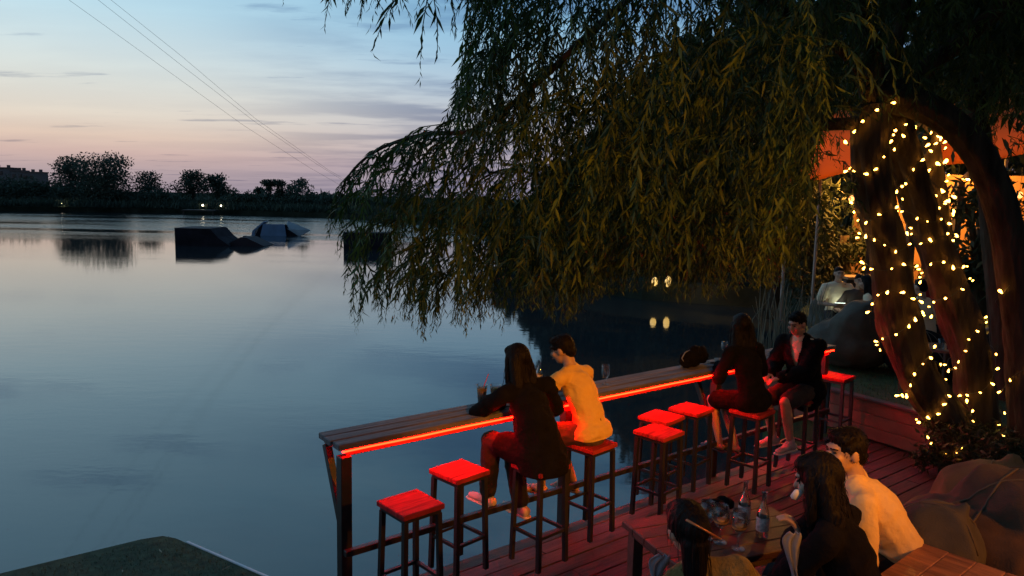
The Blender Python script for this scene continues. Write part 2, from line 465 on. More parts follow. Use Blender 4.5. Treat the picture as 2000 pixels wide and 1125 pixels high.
# ================================================================== THE SETTING
WATER_Z = -0.5
def water_material():
    mt = bpy.data.materials.new('lake_water'); mt.use_nodes = True; t = mt.node_tree; b = t.nodes['Principled BSDF']
    b.inputs['Base Color'].default_value = (0.022, 0.032, 0.036, 1); b.inputs['Roughness'].default_value = 0.045; b.inputs['IOR'].default_value = 1.68
    tx = t.nodes.new('ShaderNodeTexCoord')
    def nz(sc, st, det=3):
        mp = t.nodes.new('ShaderNodeMapping'); mp.inputs['Scale'].default_value = st; mp.inputs['Rotation'].default_value = (0, 0, R(12)); t.links.new(tx.outputs['Object'], mp.inputs[0])
        n = t.nodes.new('ShaderNodeTexNoise'); n.inputs['Scale'].default_value = sc; n.inputs['Detail'].default_value = det; t.links.new(mp.outputs[0], n.inputs['Vector']); return n.outputs[0]
    big = nz(0.03, (.45, 2.6, 1), 3)
    mr = t.nodes.new('ShaderNodeMapRange'); mr.interpolation_type = 'SMOOTHSTEP'; t.links.new(big, mr.inputs[0])
    mr.inputs[1].default_value = 0.50; mr.inputs[2].default_value = 0.66; mr.inputs[3].default_value = 0.045; mr.inputs[4].default_value = 0.30
    sx = t.nodes.new('ShaderNodeSeparateXYZ'); t.links.new(tx.outputs['Object'], sx.inputs[0])
    wb = t.nodes.new('ShaderNodeMapRange'); wb.interpolation_type = 'SMOOTHSTEP'; t.links.new(sx.outputs[1], wb.inputs[0]); wb.inputs[1].default_value = 43; wb.inputs[2].default_value = 60
    wn = t.nodes.new('ShaderNodeMapRange'); wn.interpolation_type = 'SMOOTHSTEP'; t.links.new(nz(0.05, (.5, 3.0, 1), 3), wn.inputs[0]); wn.inputs[1].default_value = 0.36; wn.inputs[2].default_value = 0.58; wn.inputs[3].default_value = 0.25; wn.inputs[4].default_value = 1.9
    wm_ = t.nodes.new('ShaderNodeMath'); wm_.operation = 'MULTIPLY'; t.links.new(wb.outputs[0], wm_.inputs[0]); t.links.new(wn.outputs[0], wm_.inputs[1])
    wx = t.nodes.new('ShaderNodeMath'); wx.operation = 'MAXIMUM'; t.links.new(wm_.outputs[0], wx.inputs[0]); t.links.new(mr.outputs[0], wx.inputs[1])
    a = t.nodes.new('ShaderNodeMath'); a.operation = 'ADD'; t.links.new(nz(1.3, (1, 2.4, 1)), a.inputs[0])
    s2 = t.nodes.new('ShaderNodeMath'); s2.operation = 'MULTIPLY'; s2.inputs[1].default_value = 0.25; t.links.new(nz(6.0, (1, 1.8, 1)), s2.inputs[0]); t.links.new(s2.outputs[0], a.inputs[1])
    bp = t.nodes.new('ShaderNodeBump'); bp.inputs['Distance'].default_value = 0.07
    sm = t.nodes.new('ShaderNodeMath'); sm.operation = 'MULTIPLY'; sm.inputs[1].default_value = 0.5; t.links.new(wx.outputs[0], sm.inputs[0]); t.links.new(sm.outputs[0], bp.inputs['Strength'])
    t.links.new(a.outputs[0], bp.inputs['Height']); t.links.new(bp.outputs[0], b.inputs['Normal'])
    return mt


w = MB(); w.add([(-900, -60, 0), (900, -60, 0), (900, 900, 0), (-900, 900, 0)], [(0, 1, 2, 3)])
wo_ = w.build('lake_water', water_material()); wo_.location = (0, 0, WATER_Z); tag(wo_, kind='structure')

# land: the far shore sweeping round to the right bank and the lawn
shore = [(-400, 60), (-150, 78), (-90, 92), (-67, 97.8), (-53, 102.6), (-43, 103), (-24, 99), (-6, 80), (0.5, 45), (0.8, 31), (2.0, 26), (4.2, 23.7), (7.9, 22.2), (7.6, 18.5)]
far_land = shore + [(14, 18.5), (900, 60), (900, 900), (-900, 900), (-900, 60)]
tag(poly_slab('far_bank', far_land, 0.12, 1.2, M_EARTH), kind='structure')
lawn_pts = [(4.62, 7.75), (4.85, 7.25), (6.6, 6.4), (14, 5.2), (60, 5.0), (60, 18.4), (7.7, 18.4), (6.1, 15.5), (5.0, 13.0), (4.1, 11.0), (3.45, 9.75)]
tag(poly_slab('lawn', lawn_pts, 0.44, 1.1, M_GRASS), kind='structure')

# deck of single planks, running along the counter
U = V((0.79, 0.613, 0)).normalized(); Vv = V((-U.y, U.x, 0)); C0 = V((-1.09, 4.67, 0)); DANG = math.atan2(U.y, U.x)
deck = MB(); deck.box((0, 0, -0.13), (12.0, 4.6, 0.12)); deck = deck.build('deck', M_DARKWOOD)
tag(deck, kind='structure'); deck.location = C0 + U*3.6 + Vv*(-2.32); deck.rotation_euler = (0, 0, DANG)
pl = MB(); pl.box((0, 0, 0), (2.985, 0.142, 0.04), bev=0.004); plm = pl.mesh('plank', M_DECK)
for i in range(31):
    off = (i % 3)*0.97
    for j in range(-1, 4):
        xx = -4.5 + j*2.99 + off
        if xx < -6.2 or xx > 5.6: continue
        p = link('plank', plm, deck, (xx, 2.36-0.073-i*0.15, -0.05+rng.uniform(-0.002, 0.002))); p.rotation_euler = (rng.uniform(-.006, .006), 0, rng.uniform(-.001, .001))
for k in range(7):   # piles under the deck edge
    b = MB(); b.box((0, 0, 0), (0.1, 0.1, 0.9)); link('pile', b.mesh('pile', M_DARKWOOD), deck, (-5.4+k*1.8, 2.2, -0.65))
platform = MB(); platform.box((0, 0, 0), (7.0, 4.2, 0.40), bev=0.01); platform = platform.build('lounge_platform', M_DECK); platform.location = (4.0, 2.15, 0.2-0.0); tag(platform, kind='structure')
platform.location.z = 0.22

# low retaining wall at the edge of the lawn
wall = thing('retaining_wall', 'low brown board wall holding up the lawn behind the stools', 'wall', (0, 0, 0))
wa, wb = V((3.35, 9.72, 0)), V((4.56, 7.72, 0))
for k in range(3):
    b = MB(); b.beam(wa+V((0, 0, 0.075+k*0.148)), wb+V((0, 0, 0.075+k*0.148)), 0.05, 0.144, 0.005); b.build('board', mat('wall_board', (0.15, 0.07, 0.042), 0.8, 0.3, 4, 0.3, 30), wall)
b = MB(); b.beam(wa+V((0, 0, 0.462)), wb+V((0, 0, 0.462)), 0.12, 0.036, 0.006); b.build('cap_board', M_DARKWOOD, wall)

# turf covered pier
pA, pB, pC = at(0, 1120, -0.3), at(322, 1042, -0.3), at(512, 1125, -0.3)
pu = (pB-pA).normalized(); pv = (pC-pB); pv = (pv - pu*pv.dot(pu)).normalized()
pier = thing('floating_pier', 'turf covered floating pier corner with a white edge strip', 'pier', pB, math.atan2(pu.y, pu.x))
Lp, Wp = 5.0, 2.6
vg = (pC-pB).normalized(); vx, vy = vg.dot(pu), vg.dot(V((-pu.y, pu.x, 0)))     # the pier is a little skewed
def pq(a, b_): return (a+b_*vx, b_*vy)
top = [pq(-Lp, 0), pq(-.19, 0), pq(-.04, .04), pq(0, .16), pq(0, Wp), pq(-Lp, Wp)][::(1 if vy > 0 else -1)]
poly_slab('turf', top, 0, 0.035, M_TURF, pier)
poly_slab('float', [pq(-Lp+.04, .04), pq(-.22, .04), pq(-.05, .2), pq(-.05, Wp-.04), pq(-Lp+.04, Wp-.04)][::(1 if vy > 0 else -1)], -.04, .17, mat('pier_float', (0.05, 0.05, 0.05), 0.6), pier)
q0, q1 = V((*pq(.012, .30), -.004)), V((*pq(.012, Wp), -.004))
b = MB(); b.beam(q0, q1, .022, .03, .004); b.build('edge_strip', mat('white_edge', (0.62, 0.62, 0.64), 0.5), pier)
bl = []
n = 9000; a_ = rng.uniform(-3.2, -0.02, n); c_ = rng.uniform(0.1, 2.3, n); px_ = a_+c_*vx; py_ = c_*vy
bs = np.stack([px_, py_, np.zeros(n)], 1); dr = np.stack([rng.normal(0, .5, n), rng.normal(0, .5, n), np.ones(n)], 1)
M_TURFBLADE = leafmat('turf_blade', (0.03, 0.06, 0.03), (0.07, 0.10, 0.05), 0.1)
tb = link('turf_blades', leaf_mesh('turf_blades', leaf_arrays(bs, dr, rng.uniform(.012, .03, n), np.full(n, .005)), M_TURFBLADE), pier); tag(tb, kind='stuff')
mblade = mat('dead_leaf', (0.35, 0.3, 0.2), 0.8)
for (qx, qy) in ((310, 1073), (238, 1113), (432, 1115)):
    q = at(qx, qy, -0.297); lq = leaf_arrays(np.array([[0, 0, 0.004]]), np.array([[1, .4, 0.02]]), np.array([.09]), np.array([.012]))
    o = link('fallen_leaf', leaf_mesh('fallen_leaf', lq, mblade), None, q); o.rotation_euler = (0, 0, rng.uniform(0, 6))
    tag(o, {310: 'dry leaf on the pier turf nearest its far corner', 238: 'dry leaf on the pier turf at the left', 432: 'dry leaf on the pier turf nearest the white edge'}[qx], 'leaf', 'dry leaves lying on the pier turf')

# ================================================================== FAR SHORE
M_FARLEAF = leafmat('far_leaf', (0.055, 0.08, 0.06), (0.09, 0.12, 0.08), 0.15, 0.8)
M_FARTRUNK = mat('far_bark', (0.05, 0.04, 0.03), 0.9)


def crown_points(lobes, n):
    """points spread through a set of ellipsoid lobes, thicker towards their skins"""
    vol = np.array([l[3]*l[4]*l[5] for l in lobes]) ** (2/3); vol /= vol.sum(); out = []
    for l, f in zip(lobes, vol):
        k = max(4, int(n*f)); d = rng.normal(size=(k, 3)); d /= np.linalg.norm(d, axis=1, keepdims=True)
        rr = rng.random(k) ** 0.45; rr *= 0.86+0.22*np.sin(d[:, 0]*5+l[0])*np.cos(d[:, 2]*6+l[1])
        out.append(np.array(l[:3]) + d*rr[:, None]*np.array(l[3:6]))
    return np.concatenate(out)


def leafy_tree(name, label, cat, base, lobes, n, ls, trunk_h, trunk_r, group=None, m=None, droop=0.2, lw=0.55, bark=None, limbs=4):
    t = thing(name, label, cat, base, 0, group)
    pts = crown_points(lobes, n); dr = rng.normal(size=pts.shape); dr[:, 2] -= droop
    arr = leaf_arrays(pts, dr, rng.uniform(.6, 1.3, len(pts))*ls, rng.uniform(.7, 1.2, len(pts))*ls*lw)
    link('crown', leaf_mesh('crown', arr, m or M_FARLEAF), t)
    tm = MB(); zs = [0, .25, .5, .75, 1]
    tm.tube([V((0.06*sin(3*z)*trunk_h*.3, 0, trunk_h*z-0.2)) for z in zs], [trunk_r*(1.25-.6*z) for z in zs], 8)
    for k in range(min(limbs, len(lobes))):
        l = lobes[k]; a = V((0, 0, trunk_h*.6)); e = V(l[:3]); tm.tube([a, a.lerp(e, .5)+V((0, 0, .06*trunk_h)), e], [trunk_r*.5, trunk_r*.32, trunk_r*.12], 6)
    tm.build('trunk', bark or M_FARTRUNK, t, True)
    return t


def far_tree(label, pxl, pxr, top, d, dens=1.0, shape='round', group='trees along the far shore', basepx=None, trunk=0.02, name='broadleaf_tree', cat='tree'):
    cx = (pxl+pxr)/2; g = atd(cx, 400, d); base = V((g.x, d, 0.22)); s = d/FPX
    hw = (pxr-pxl)/2*s*1.27; zt = atd(cx, top, d).z-base.z
    lobes = []
    rr = random.Random(int(pxl*7+top))
    if shape == 'round':
        zb = zt*trunk
        for k in range(15):
            f = (k+.5)/15; z = zb+(zt-zb)*(0.10+0.80*f); wd = hw*(1.12-abs(f-.25)*.95)
            r_ = hw*rr.uniform(.42, .60)*(1.15-.45*f)
            lobes.append((rr.uniform(-1, 1)*(wd-r_*.5), rr.uniform(-.6, .6)*hw, min(z, zt-r_*.75), r_, r_, r_*.8))
        lobes.append((rr.uniform(-.2, .2)*hw, 0, zt-hw*.36, hw*.42, hw*.42, hw*.36)); lobes.append((0, 0, zb+(zt-zb)*.4, hw*.7, hw*.7, (zt-zb)*.38))
    elif shape == 'airy':
        for k in range(11):
            a = rr.uniform(0, 6.28); f = rr.uniform(.3, 1); r_ = hw*rr.uniform(.2, .36)
            lobes.append((cos(a)*hw*.75*(1.1-f*.4), sin(a)*hw*.6, zt*f-r_*.5, r_, r_, r_*.7))
    else:  # bush
        zt *= 1.25
        for k in range(8):
            x = (k+.5)/8*2-1; r_ = zt*rr.uniform(.36, .52)
            lobes.append((x*hw, rr.uniform(-.3, .3)*zt, zt*rr.uniform(.5, .98)-r_*.8, max(r_, hw/5), r_, r_)) 
    vis = hw*zt
    n = int(min(9000, max(2200, 110*vis*dens)))
    return leafy_tree(name, label, cat, base, lobes, n, 0.40 if shape != 'bush' else .40, zt*(.6 if shape != 'bush' else .4), .035*zt if shape != 'bush' else .05, group)


G_FT = 'trees along the far shore'
far_tree('dark spreading tree at the far left edge of the far shore', -70, 42, 336, 106)
far_tree('broad flat topped tree, left half of the tallest clump on the far shore', 96, 192, 301, 112, 1.25)
far_tree('tallest round crowned tree on the far shore beside the flat topped one', 150, 268, 294, 108, 1.25)
far_tree('round tree just right of the tallest clump on the far shore', 250, 326, 330, 112)
far_tree('small tree with a ragged crown left of the paired trees', 346, 408, 329, 112, .9, trunk=.3)
far_tree('smaller right hand tree of the pair above the two shore lamps', 398, 446, 337, 114, .9, trunk=.3)
far_tree('airy tree with open branches against the pink sky', 502, 556, 349, 112, .8, 'airy')
far_tree('dense dark tree beside the airy one on the far shore', 548, 610, 345, 110)
far_tree('bushy tree half hidden behind the willow tips', 640, 740, 378, 112)
far_tree('tree behind the willow curtain on the far shore', 730, 830, 352, 112)
G_FB = 'bushes along the far shore'
for (l, r, tp, lab) in ((28, 112, 352, 'dark bush in front of the apartment block'), (84, 262, 362, 'long dark hedge of bushes under the tallest trees'), (240, 350, 374, 'low bushes between the round tree and the paired trees'),
                        (330, 452, 384, 'low dark bushes under the paired trees'), (440, 520, 377, 'bush between the paired trees and the airy tree'), (506, 622, 386, 'low bushes under the airy tree'), (604, 700, 384, 'low bushes right of the dense dark tree'), (690, 860, 384, 'low bushes behind the willow tips')):
    far_tree(lab, l, r, tp, 106, 1.4, 'bush', G_FB, name='bush', cat='bush')

# reeds / dark bank edge along the far water
n = 9000; t_ = rng.random(n); seg = np.array([(-150, 78), (-90, 92), (-67, 97.8), (-53, 102.6), (-43, 103), (-24, 99), (-6, 80)])
cs = np.concatenate([[0], np.cumsum(np.linalg.norm(np.diff(seg, axis=0), axis=1))]); q = t_*cs[-1]
bx = np.interp(q, cs, seg[:, 0]); by = np.interp(q, cs, seg[:, 1])+rng.uniform(-.2, 3.5, n)
bs = np.stack([bx, by, np.full(n, 0.1)], 1); dr = np.stack([rng.normal(0, .35, n), rng.normal(0, .35, n), np.ones(n)], 1)
rd = link('reeds', leaf_mesh('reeds', leaf_arrays(bs, dr, rng.uniform(.5, 1.5, n), np.full(n, .22)), M_FARLEAF)); tag(rd, 'dark reeds and grass lining the far shore', 'reeds', kind='stuff')

# the far wood behind the gaps, one low dark mass
n = 16000; xx = rng.uniform(-230, 60, n); hh = 1.3+.7*np.sin(xx*.11)+.5*np.sin(xx*.31+1)
bs = np.stack([xx, rng.uniform(150, 168, n), rng.random(n)**.8*hh], 1); dr = rng.normal(size=(n, 3))
fw = link('far_woods', leaf_mesh('far_woods', leaf_arrays(bs, dr, rng.uniform(.7, 1.5, n), rng.uniform(.6, 1.0, n)), M_FARLEAF)); tag(fw, 'low dark wood beyond the far shore', 'wood', kind='stuff')

# apartment block far behind the trees
ab = thing('apartment_block', 'pale stepped apartment block rising behind the trees at the far left', 'building', (0, 0, 0))
M_ABW = mat('apartment_wall', (0.19, 0.16, 0.165), 0.8, 0.1, 0.3); M_ABR = mat('apartment_roof', (0.2, 0.13, 0.12), 0.8); M_PANE = mat('dark_pane', (0.03, 0.035, 0.04), 0.2)
D = 330.0
for (l, r, tp) in ((-30, 20, 328), (20, 42, 334), (42, 80, 337)):
    a = atd(l, tp, D); c = atd(r, tp, D); b = MB(); b.box(((a.x+c.x)/2, D+2.5, a.z/2), (c.x-a.x, 5, a.z)); b.build('wall_block', M_ABW, ab)
    b = MB(); b.box(((a.x+c.x)/2, D+2.5, a.z+.25), (c.x-a.x+.5, 5.6, .5)); rf = b.build('roof', M_ABR, ab)
    for k in range(2):
        b = MB(); b.box((a.x+(c.x-a.x)*(.3+.4*k), D+4, a.z+1.0), (1.0, 1.0, 1.2)); b.build('chimney', M_ABR, rf)
    wm = MB(); wm.box((0, 0, 0), (1.3, .2, 1.5)); wmm = wm.mesh('window', M_PANE)
    for i in range(5):
        for j in range(max(2, int((c.x-a.x)/3))):
            link('window', wmm, ab, (a.x+1.5+j*2.8, D-.06, a.z-2-i*2.9))

# shore lamps
M_LAMP = emit('shore_lamp_glow', (1, 0.86, 0.6), 9.0)
for k, (lx, ly, rr, d, lab) in enumerate(((122, 400, .22, 101, 'brightest shore lamp below the tallest trees'), (396, 401, .12, 103, 'left one of two small lamps under the paired trees'), (432, 402, .12, 103, 'right one of two small lamps under the paired trees'), (660, 405, .12, 101, 'small shore lamp beside the willow tips'))):
    p = atd(lx, ly, d); t = thing('shore_lamp', lab, 'lamp', (p.x, p.y, 0.2), 0, 'lit lamps on the far shore')
    b = MB(); b.tube([(0, 0, 0), (0, 0, p.z-.2-rr*.6)], .05, 6); b.build('post', M_LEG, t)
    b = MB(); b.ell((0, 0, p.z-.2), rr); b.build('globe', M_LAMP, t, True)
# little shelter on the far bank
p = atd(392, 412, 101); t = thing('jetty', 'small dark jetty on the far shore under the left lamp', 'jetty', (p.x, p.y, WATER_Z))
b = MB(); b.box((0, 0, .55), (4.4, 2.0, .18)); b.build('platform', M_DARKWOOD, t)
for sx in (-2, 2):
    b = MB(); b.box((sx, -.8, .1), (.16, .16, .9)); b.build('pile', M_DARKWOOD, t)

# ================================================================== WAKE RAMPS
M_RAMP = mat('dark_ramp_board', (0.024, 0.023, 0.032), 0.9, 0.3, 2, 0.1, spec=0.08); M_RAMPSIDE = mat('mauve_ramp_board', (0.045, 0.036, 0.046), 0.8, 0.2, 2, spec=0.15)
M_BLUE = mat('blue_ramp_panel', (0.20, 0.33, 0.54), 0.5, 0.15, 1.5); M_GREY = mat('grey_ramp_panel', (0.34, 0.35, 0.36), 0.6, 0.2, 1.5)


def prism(prof, depth, name, m, parent, y0=0.0):
    """profile in x,z extruded along y"""
    n = len(prof); mb = MB(); vs = [(x, y0, z) for x, z in prof]+[(x, y0+depth, z) for x, z in prof]
    fs = [tuple(range(n)), tuple(range(n, 2*n))[::-1]]+[(i, n+i, n+(i+1) % n, (i+1) % n) for i in range(n)]
    mb.add(vs, fs); return mb.build(name, m, parent)


k0 = at(342, 479, WATER_Z); s = k0.y/FPX
kr = thing('kicker_ramp', 'dark boxy wakeboard kicker ramp with a sloping right end on the water', 'ramp', k0, math.atan2(1, 99))
prism([(0, -.2), (2.95, -.2), (3.2, .02), (2.5, .5), (2.08, .98), (0, .98)], 2.6, 'ramp_body', M_RAMP, kr)
b = MB(); b.box((1.0, 1.3, 1.0), (2.06, 2.64, .03)); b.build('deck_sheet', M_RAMPSIDE, kr)
b = MB(); b.beam((-0.8, 2.9, .42), (0, 2.7, .42), .35, .09); b.build('walkway', M_RAMP, kr)
b = MB(); b.beam((3.0, 2.9, .42), (3.5, 2.9, .40), .35, .09); b.build('walkway', M_RAMP, kr)
k1 = at(438, 480, WATER_Z)
k2 = thing('roof_ramp', 'low mauve peaked ramp floating beside the dark kicker', 'ramp', k1, 0)
prism([(0, -.1), (2.3, -.1), (2.35, .02), (1.28, .52), (.95, .52), (0, .02)], 1.8, 'ramp_body', M_RAMPSIDE, k2)
s0 = at(490, 460, WATER_Z); s = s0.y/FPX
bs_ = thing('blue_slider', 'blue and grey wakeboard slider with angled ends on the water', 'ramp', s0, R(8)); bs_.scale = (.92, .92, .84)
prism([(.7, -.1), (2.75, -.1), (2.6, 1.02), (.95, 1.02)], .12, 'blue_panel', M_BLUE, bs_, .0)
prism([(0, -.1), (.12, .45), (1.0, 1.25), (1.12, 1.25), (.3, .4), (.25, -.1)], 1.6, 'left_wing', M_BLUE, bs_, .1)
prism([(.25, -.1), (1.0, -.1), (1.0, 1.1), (.8, 1.1)], .1, 'left_side', M_RAMP, bs_, .12)
prism([(2.75, -.1), (3.7, -.1), (3.4, .2), (2.65, .72)], .1, 'right_side', M_RAMP, bs_, .12)
mb = MB(); mb.add([(2.72, .3, .6), (2.72, 1.2, 1.28), (4.6, .6, .5), (3.75, .1, -.02), (2.66, .3, .6), (2.66, 1.2, 1.22), (4.5, .7, .42), (3.7, .2, -.08)], [(0, 3, 2, 1), (4, 5, 6, 7), (0, 1, 5, 4), (1, 2, 6, 5), (2, 3, 7, 6), (3, 0, 4, 7)]); mb.build('right_wing', M_GREY, bs_)
prism([(.6, -.2), (3.4, -.2), (2.7, .95), (.95, .95)], 1.2, 'core', M_RAMP, bs_, .35)
x0 = at(671, 486, WATER_Z)
bx_ = thing('box_ramp', 'dark box ramp half hidden behind the hanging willow tips', 'ramp', x0, R(2))
prism([(0, -.2), (2.6, -.2), (2.6, .93), (0, .93)], 1.6, 'ramp_body', M_RAMP, bx_)
b = MB(); b.box((1.3, .8, .95), (2.64, 1.64, .03)); b.build('deck_sheet', M_RAMPSIDE, bx_)

# tow cables
M_CABLE = mat('cable_steel', (0.12, 0.12, 0.13), 0.5, metal=0.6)
for lab, P in (('lowest tow cable crossing the sky', ((60, -58), (135, 0), (284, 107), (476, 245), (604, 327), (690, 376))),
               ('middle tow cable crossing the sky', ((110, -62), (192, 0), (355, 128), (498, 238), (618, 320), (695, 368))),
               ('uppermost tow cable crossing the sky', ((130, -72), (217, 0), (355, 110), (498, 231), (640, 331), (700, 366)))):
    pts = [atd(x, y, d) for (x, y), d in zip(P, (26, 30, 42, 62, 90, 118))]
    b = MB(); b.tube(pts, [.0055, .006, .0075, .0095, .012, .015], 5); tag(b.build('tow_cable', M_CABLE), lab, 'cable', 'wakeboard tow cables')

# ================================================================== COUNTER
bar = thing('bar_counter', 'long plank bar counter over the water with a red light strip', 'counter', C0, DANG)
LEN = 6.13
for k in range(3):
    b = MB(); b.box((LEN/2-.02+rng.uniform(-.02, .02), -.012+.052+k*.114, 1.052+.002*(k == 1)), (LEN+.05, .099, .042), bev=.005); b.build('plank', M_COUNTER, bar)
b = MB(); b.box((LEN/2, .05, 1.0), (LEN-.1, .03, .056), bev=.003); b.build('fascia', M_DARKWOOD, bar)
b = MB(); b.box((LEN/2, .29, 1.0), (LEN-.1, .03, .056), bev=.003); b.build('fascia', M_DARKWOOD, bar)
b = MB(); b.tube([(0.01+LEN*i/30, .012, 1.0145+.0012*sin(i*1.7)) for i in range(31)], .0065, 6); b.build('light_strip', M_LED, bar, True)
for px_u in (0.0, 1.97, 3.95, 5.95):
    b = MB(); b.box((px_u+.03, .035, .29), (.078, .078, 1.38), bev=.004); b.build('post', M_LEG, bar)
    b = MB(); b.beam((px_u+.03, .05, .45), (px_u+.03, .31, .985), .05, .05, .003); b.build('brace', M_LEG, bar)
b = MB(); b.beam((0, -.03, .33), (LEN-.1, -.03, .33), .045, .045, .004); b.build('foot_rail', M_LEG, bar)

# ================================================================== STOOLS
def make_stool(label, loc, rz):
    t = thing('bar_stool', label, 'bar stool', loc, rz, 'square bar stools along the counter')
    b = MB(); b.box((0, 0, .732), (.315, .315, .036), bev=.005); b.build('seat', M_SEAT, t)
    b = MB(); b.box((0, 0, .7), (.28, .28, .026)); b.build('seat_frame', M_LEG, t)
    for sx in (-1, 1):
        for sy_ in (-1, 1):
            b = MB(); b.beam((sx*.128, sy_*.128, .69), (sx*.142, sy_*.142, 0), .032, .032); b.build('leg', M_LEG, t)
    for a, c in (((-1, -1), (1, -1)), ((1, -1), (1, 1)), ((1, 1), (-1, 1)), ((-1, 1), (-1, -1))):
        b = MB(); b.beam((a[0]*.137, a[1]*.137, .25), (c[0]*.137, c[1]*.137, .25), .022, .022); b.build('stretcher', M_LEG, t)
    return t


SA = R(44)
st0 = make_stool('empty stool with a plain red lit seat, nearest the near end of the counter', (-.62, 4.53, 0), R(42))
for (x, y, a, lab) in ((-.35, 5.12, 45, 'empty red lit stool between the near stool and the long haired woman'), (.24, 5.27, 43, 'stool under the woman in the black top'),
                       (.66, 5.78, 45, 'stool under the man in the yellow T-shirt at the counter'), (1.28, 6.12, 45, 'front stool of the three empty ones in the middle of the counter'),
                       (1.39, 6.56, 48, 'slatted topped stool behind the front one of the middle three'), (1.73, 6.84, 46, 'stool farthest along of the middle three empty ones'),
                       (2.3, 6.82, 45, 'stool under the dark dressed woman with bare legs'), (2.95, 7.34, 44, 'stool under the man in the dark cardigan'), (3.74, 8.3, 44, 'empty stool at the far end of the counter by the lawn')):
    dup(st0, (x, y, 0), R(a), lab)

# ================================================================== PEOPLE
def ik(a, c, l1, l2, pole):
    a = V(a); c = V(c); d = c-a; L_ = d.length; mx = (l1+l2)*.995
    if L_ > mx: c = a+d*(mx/L_); d = c-a; L_ = mx
    x = (l1*l1-l2*l2+L_*L_)/(2*L_); h = math.sqrt(max(l1*l1-x*x, 0)); dn = d/L_
    p = V(pole); p = (p-dn*p.dot(dn))
    p = p.normalized() if p.length > 1e-6 else V((0, 0, 1))
    return a+dn*x+p*h, c


def rot(axis, deg): return Matrix.Rotation(R(deg), 3, axis)


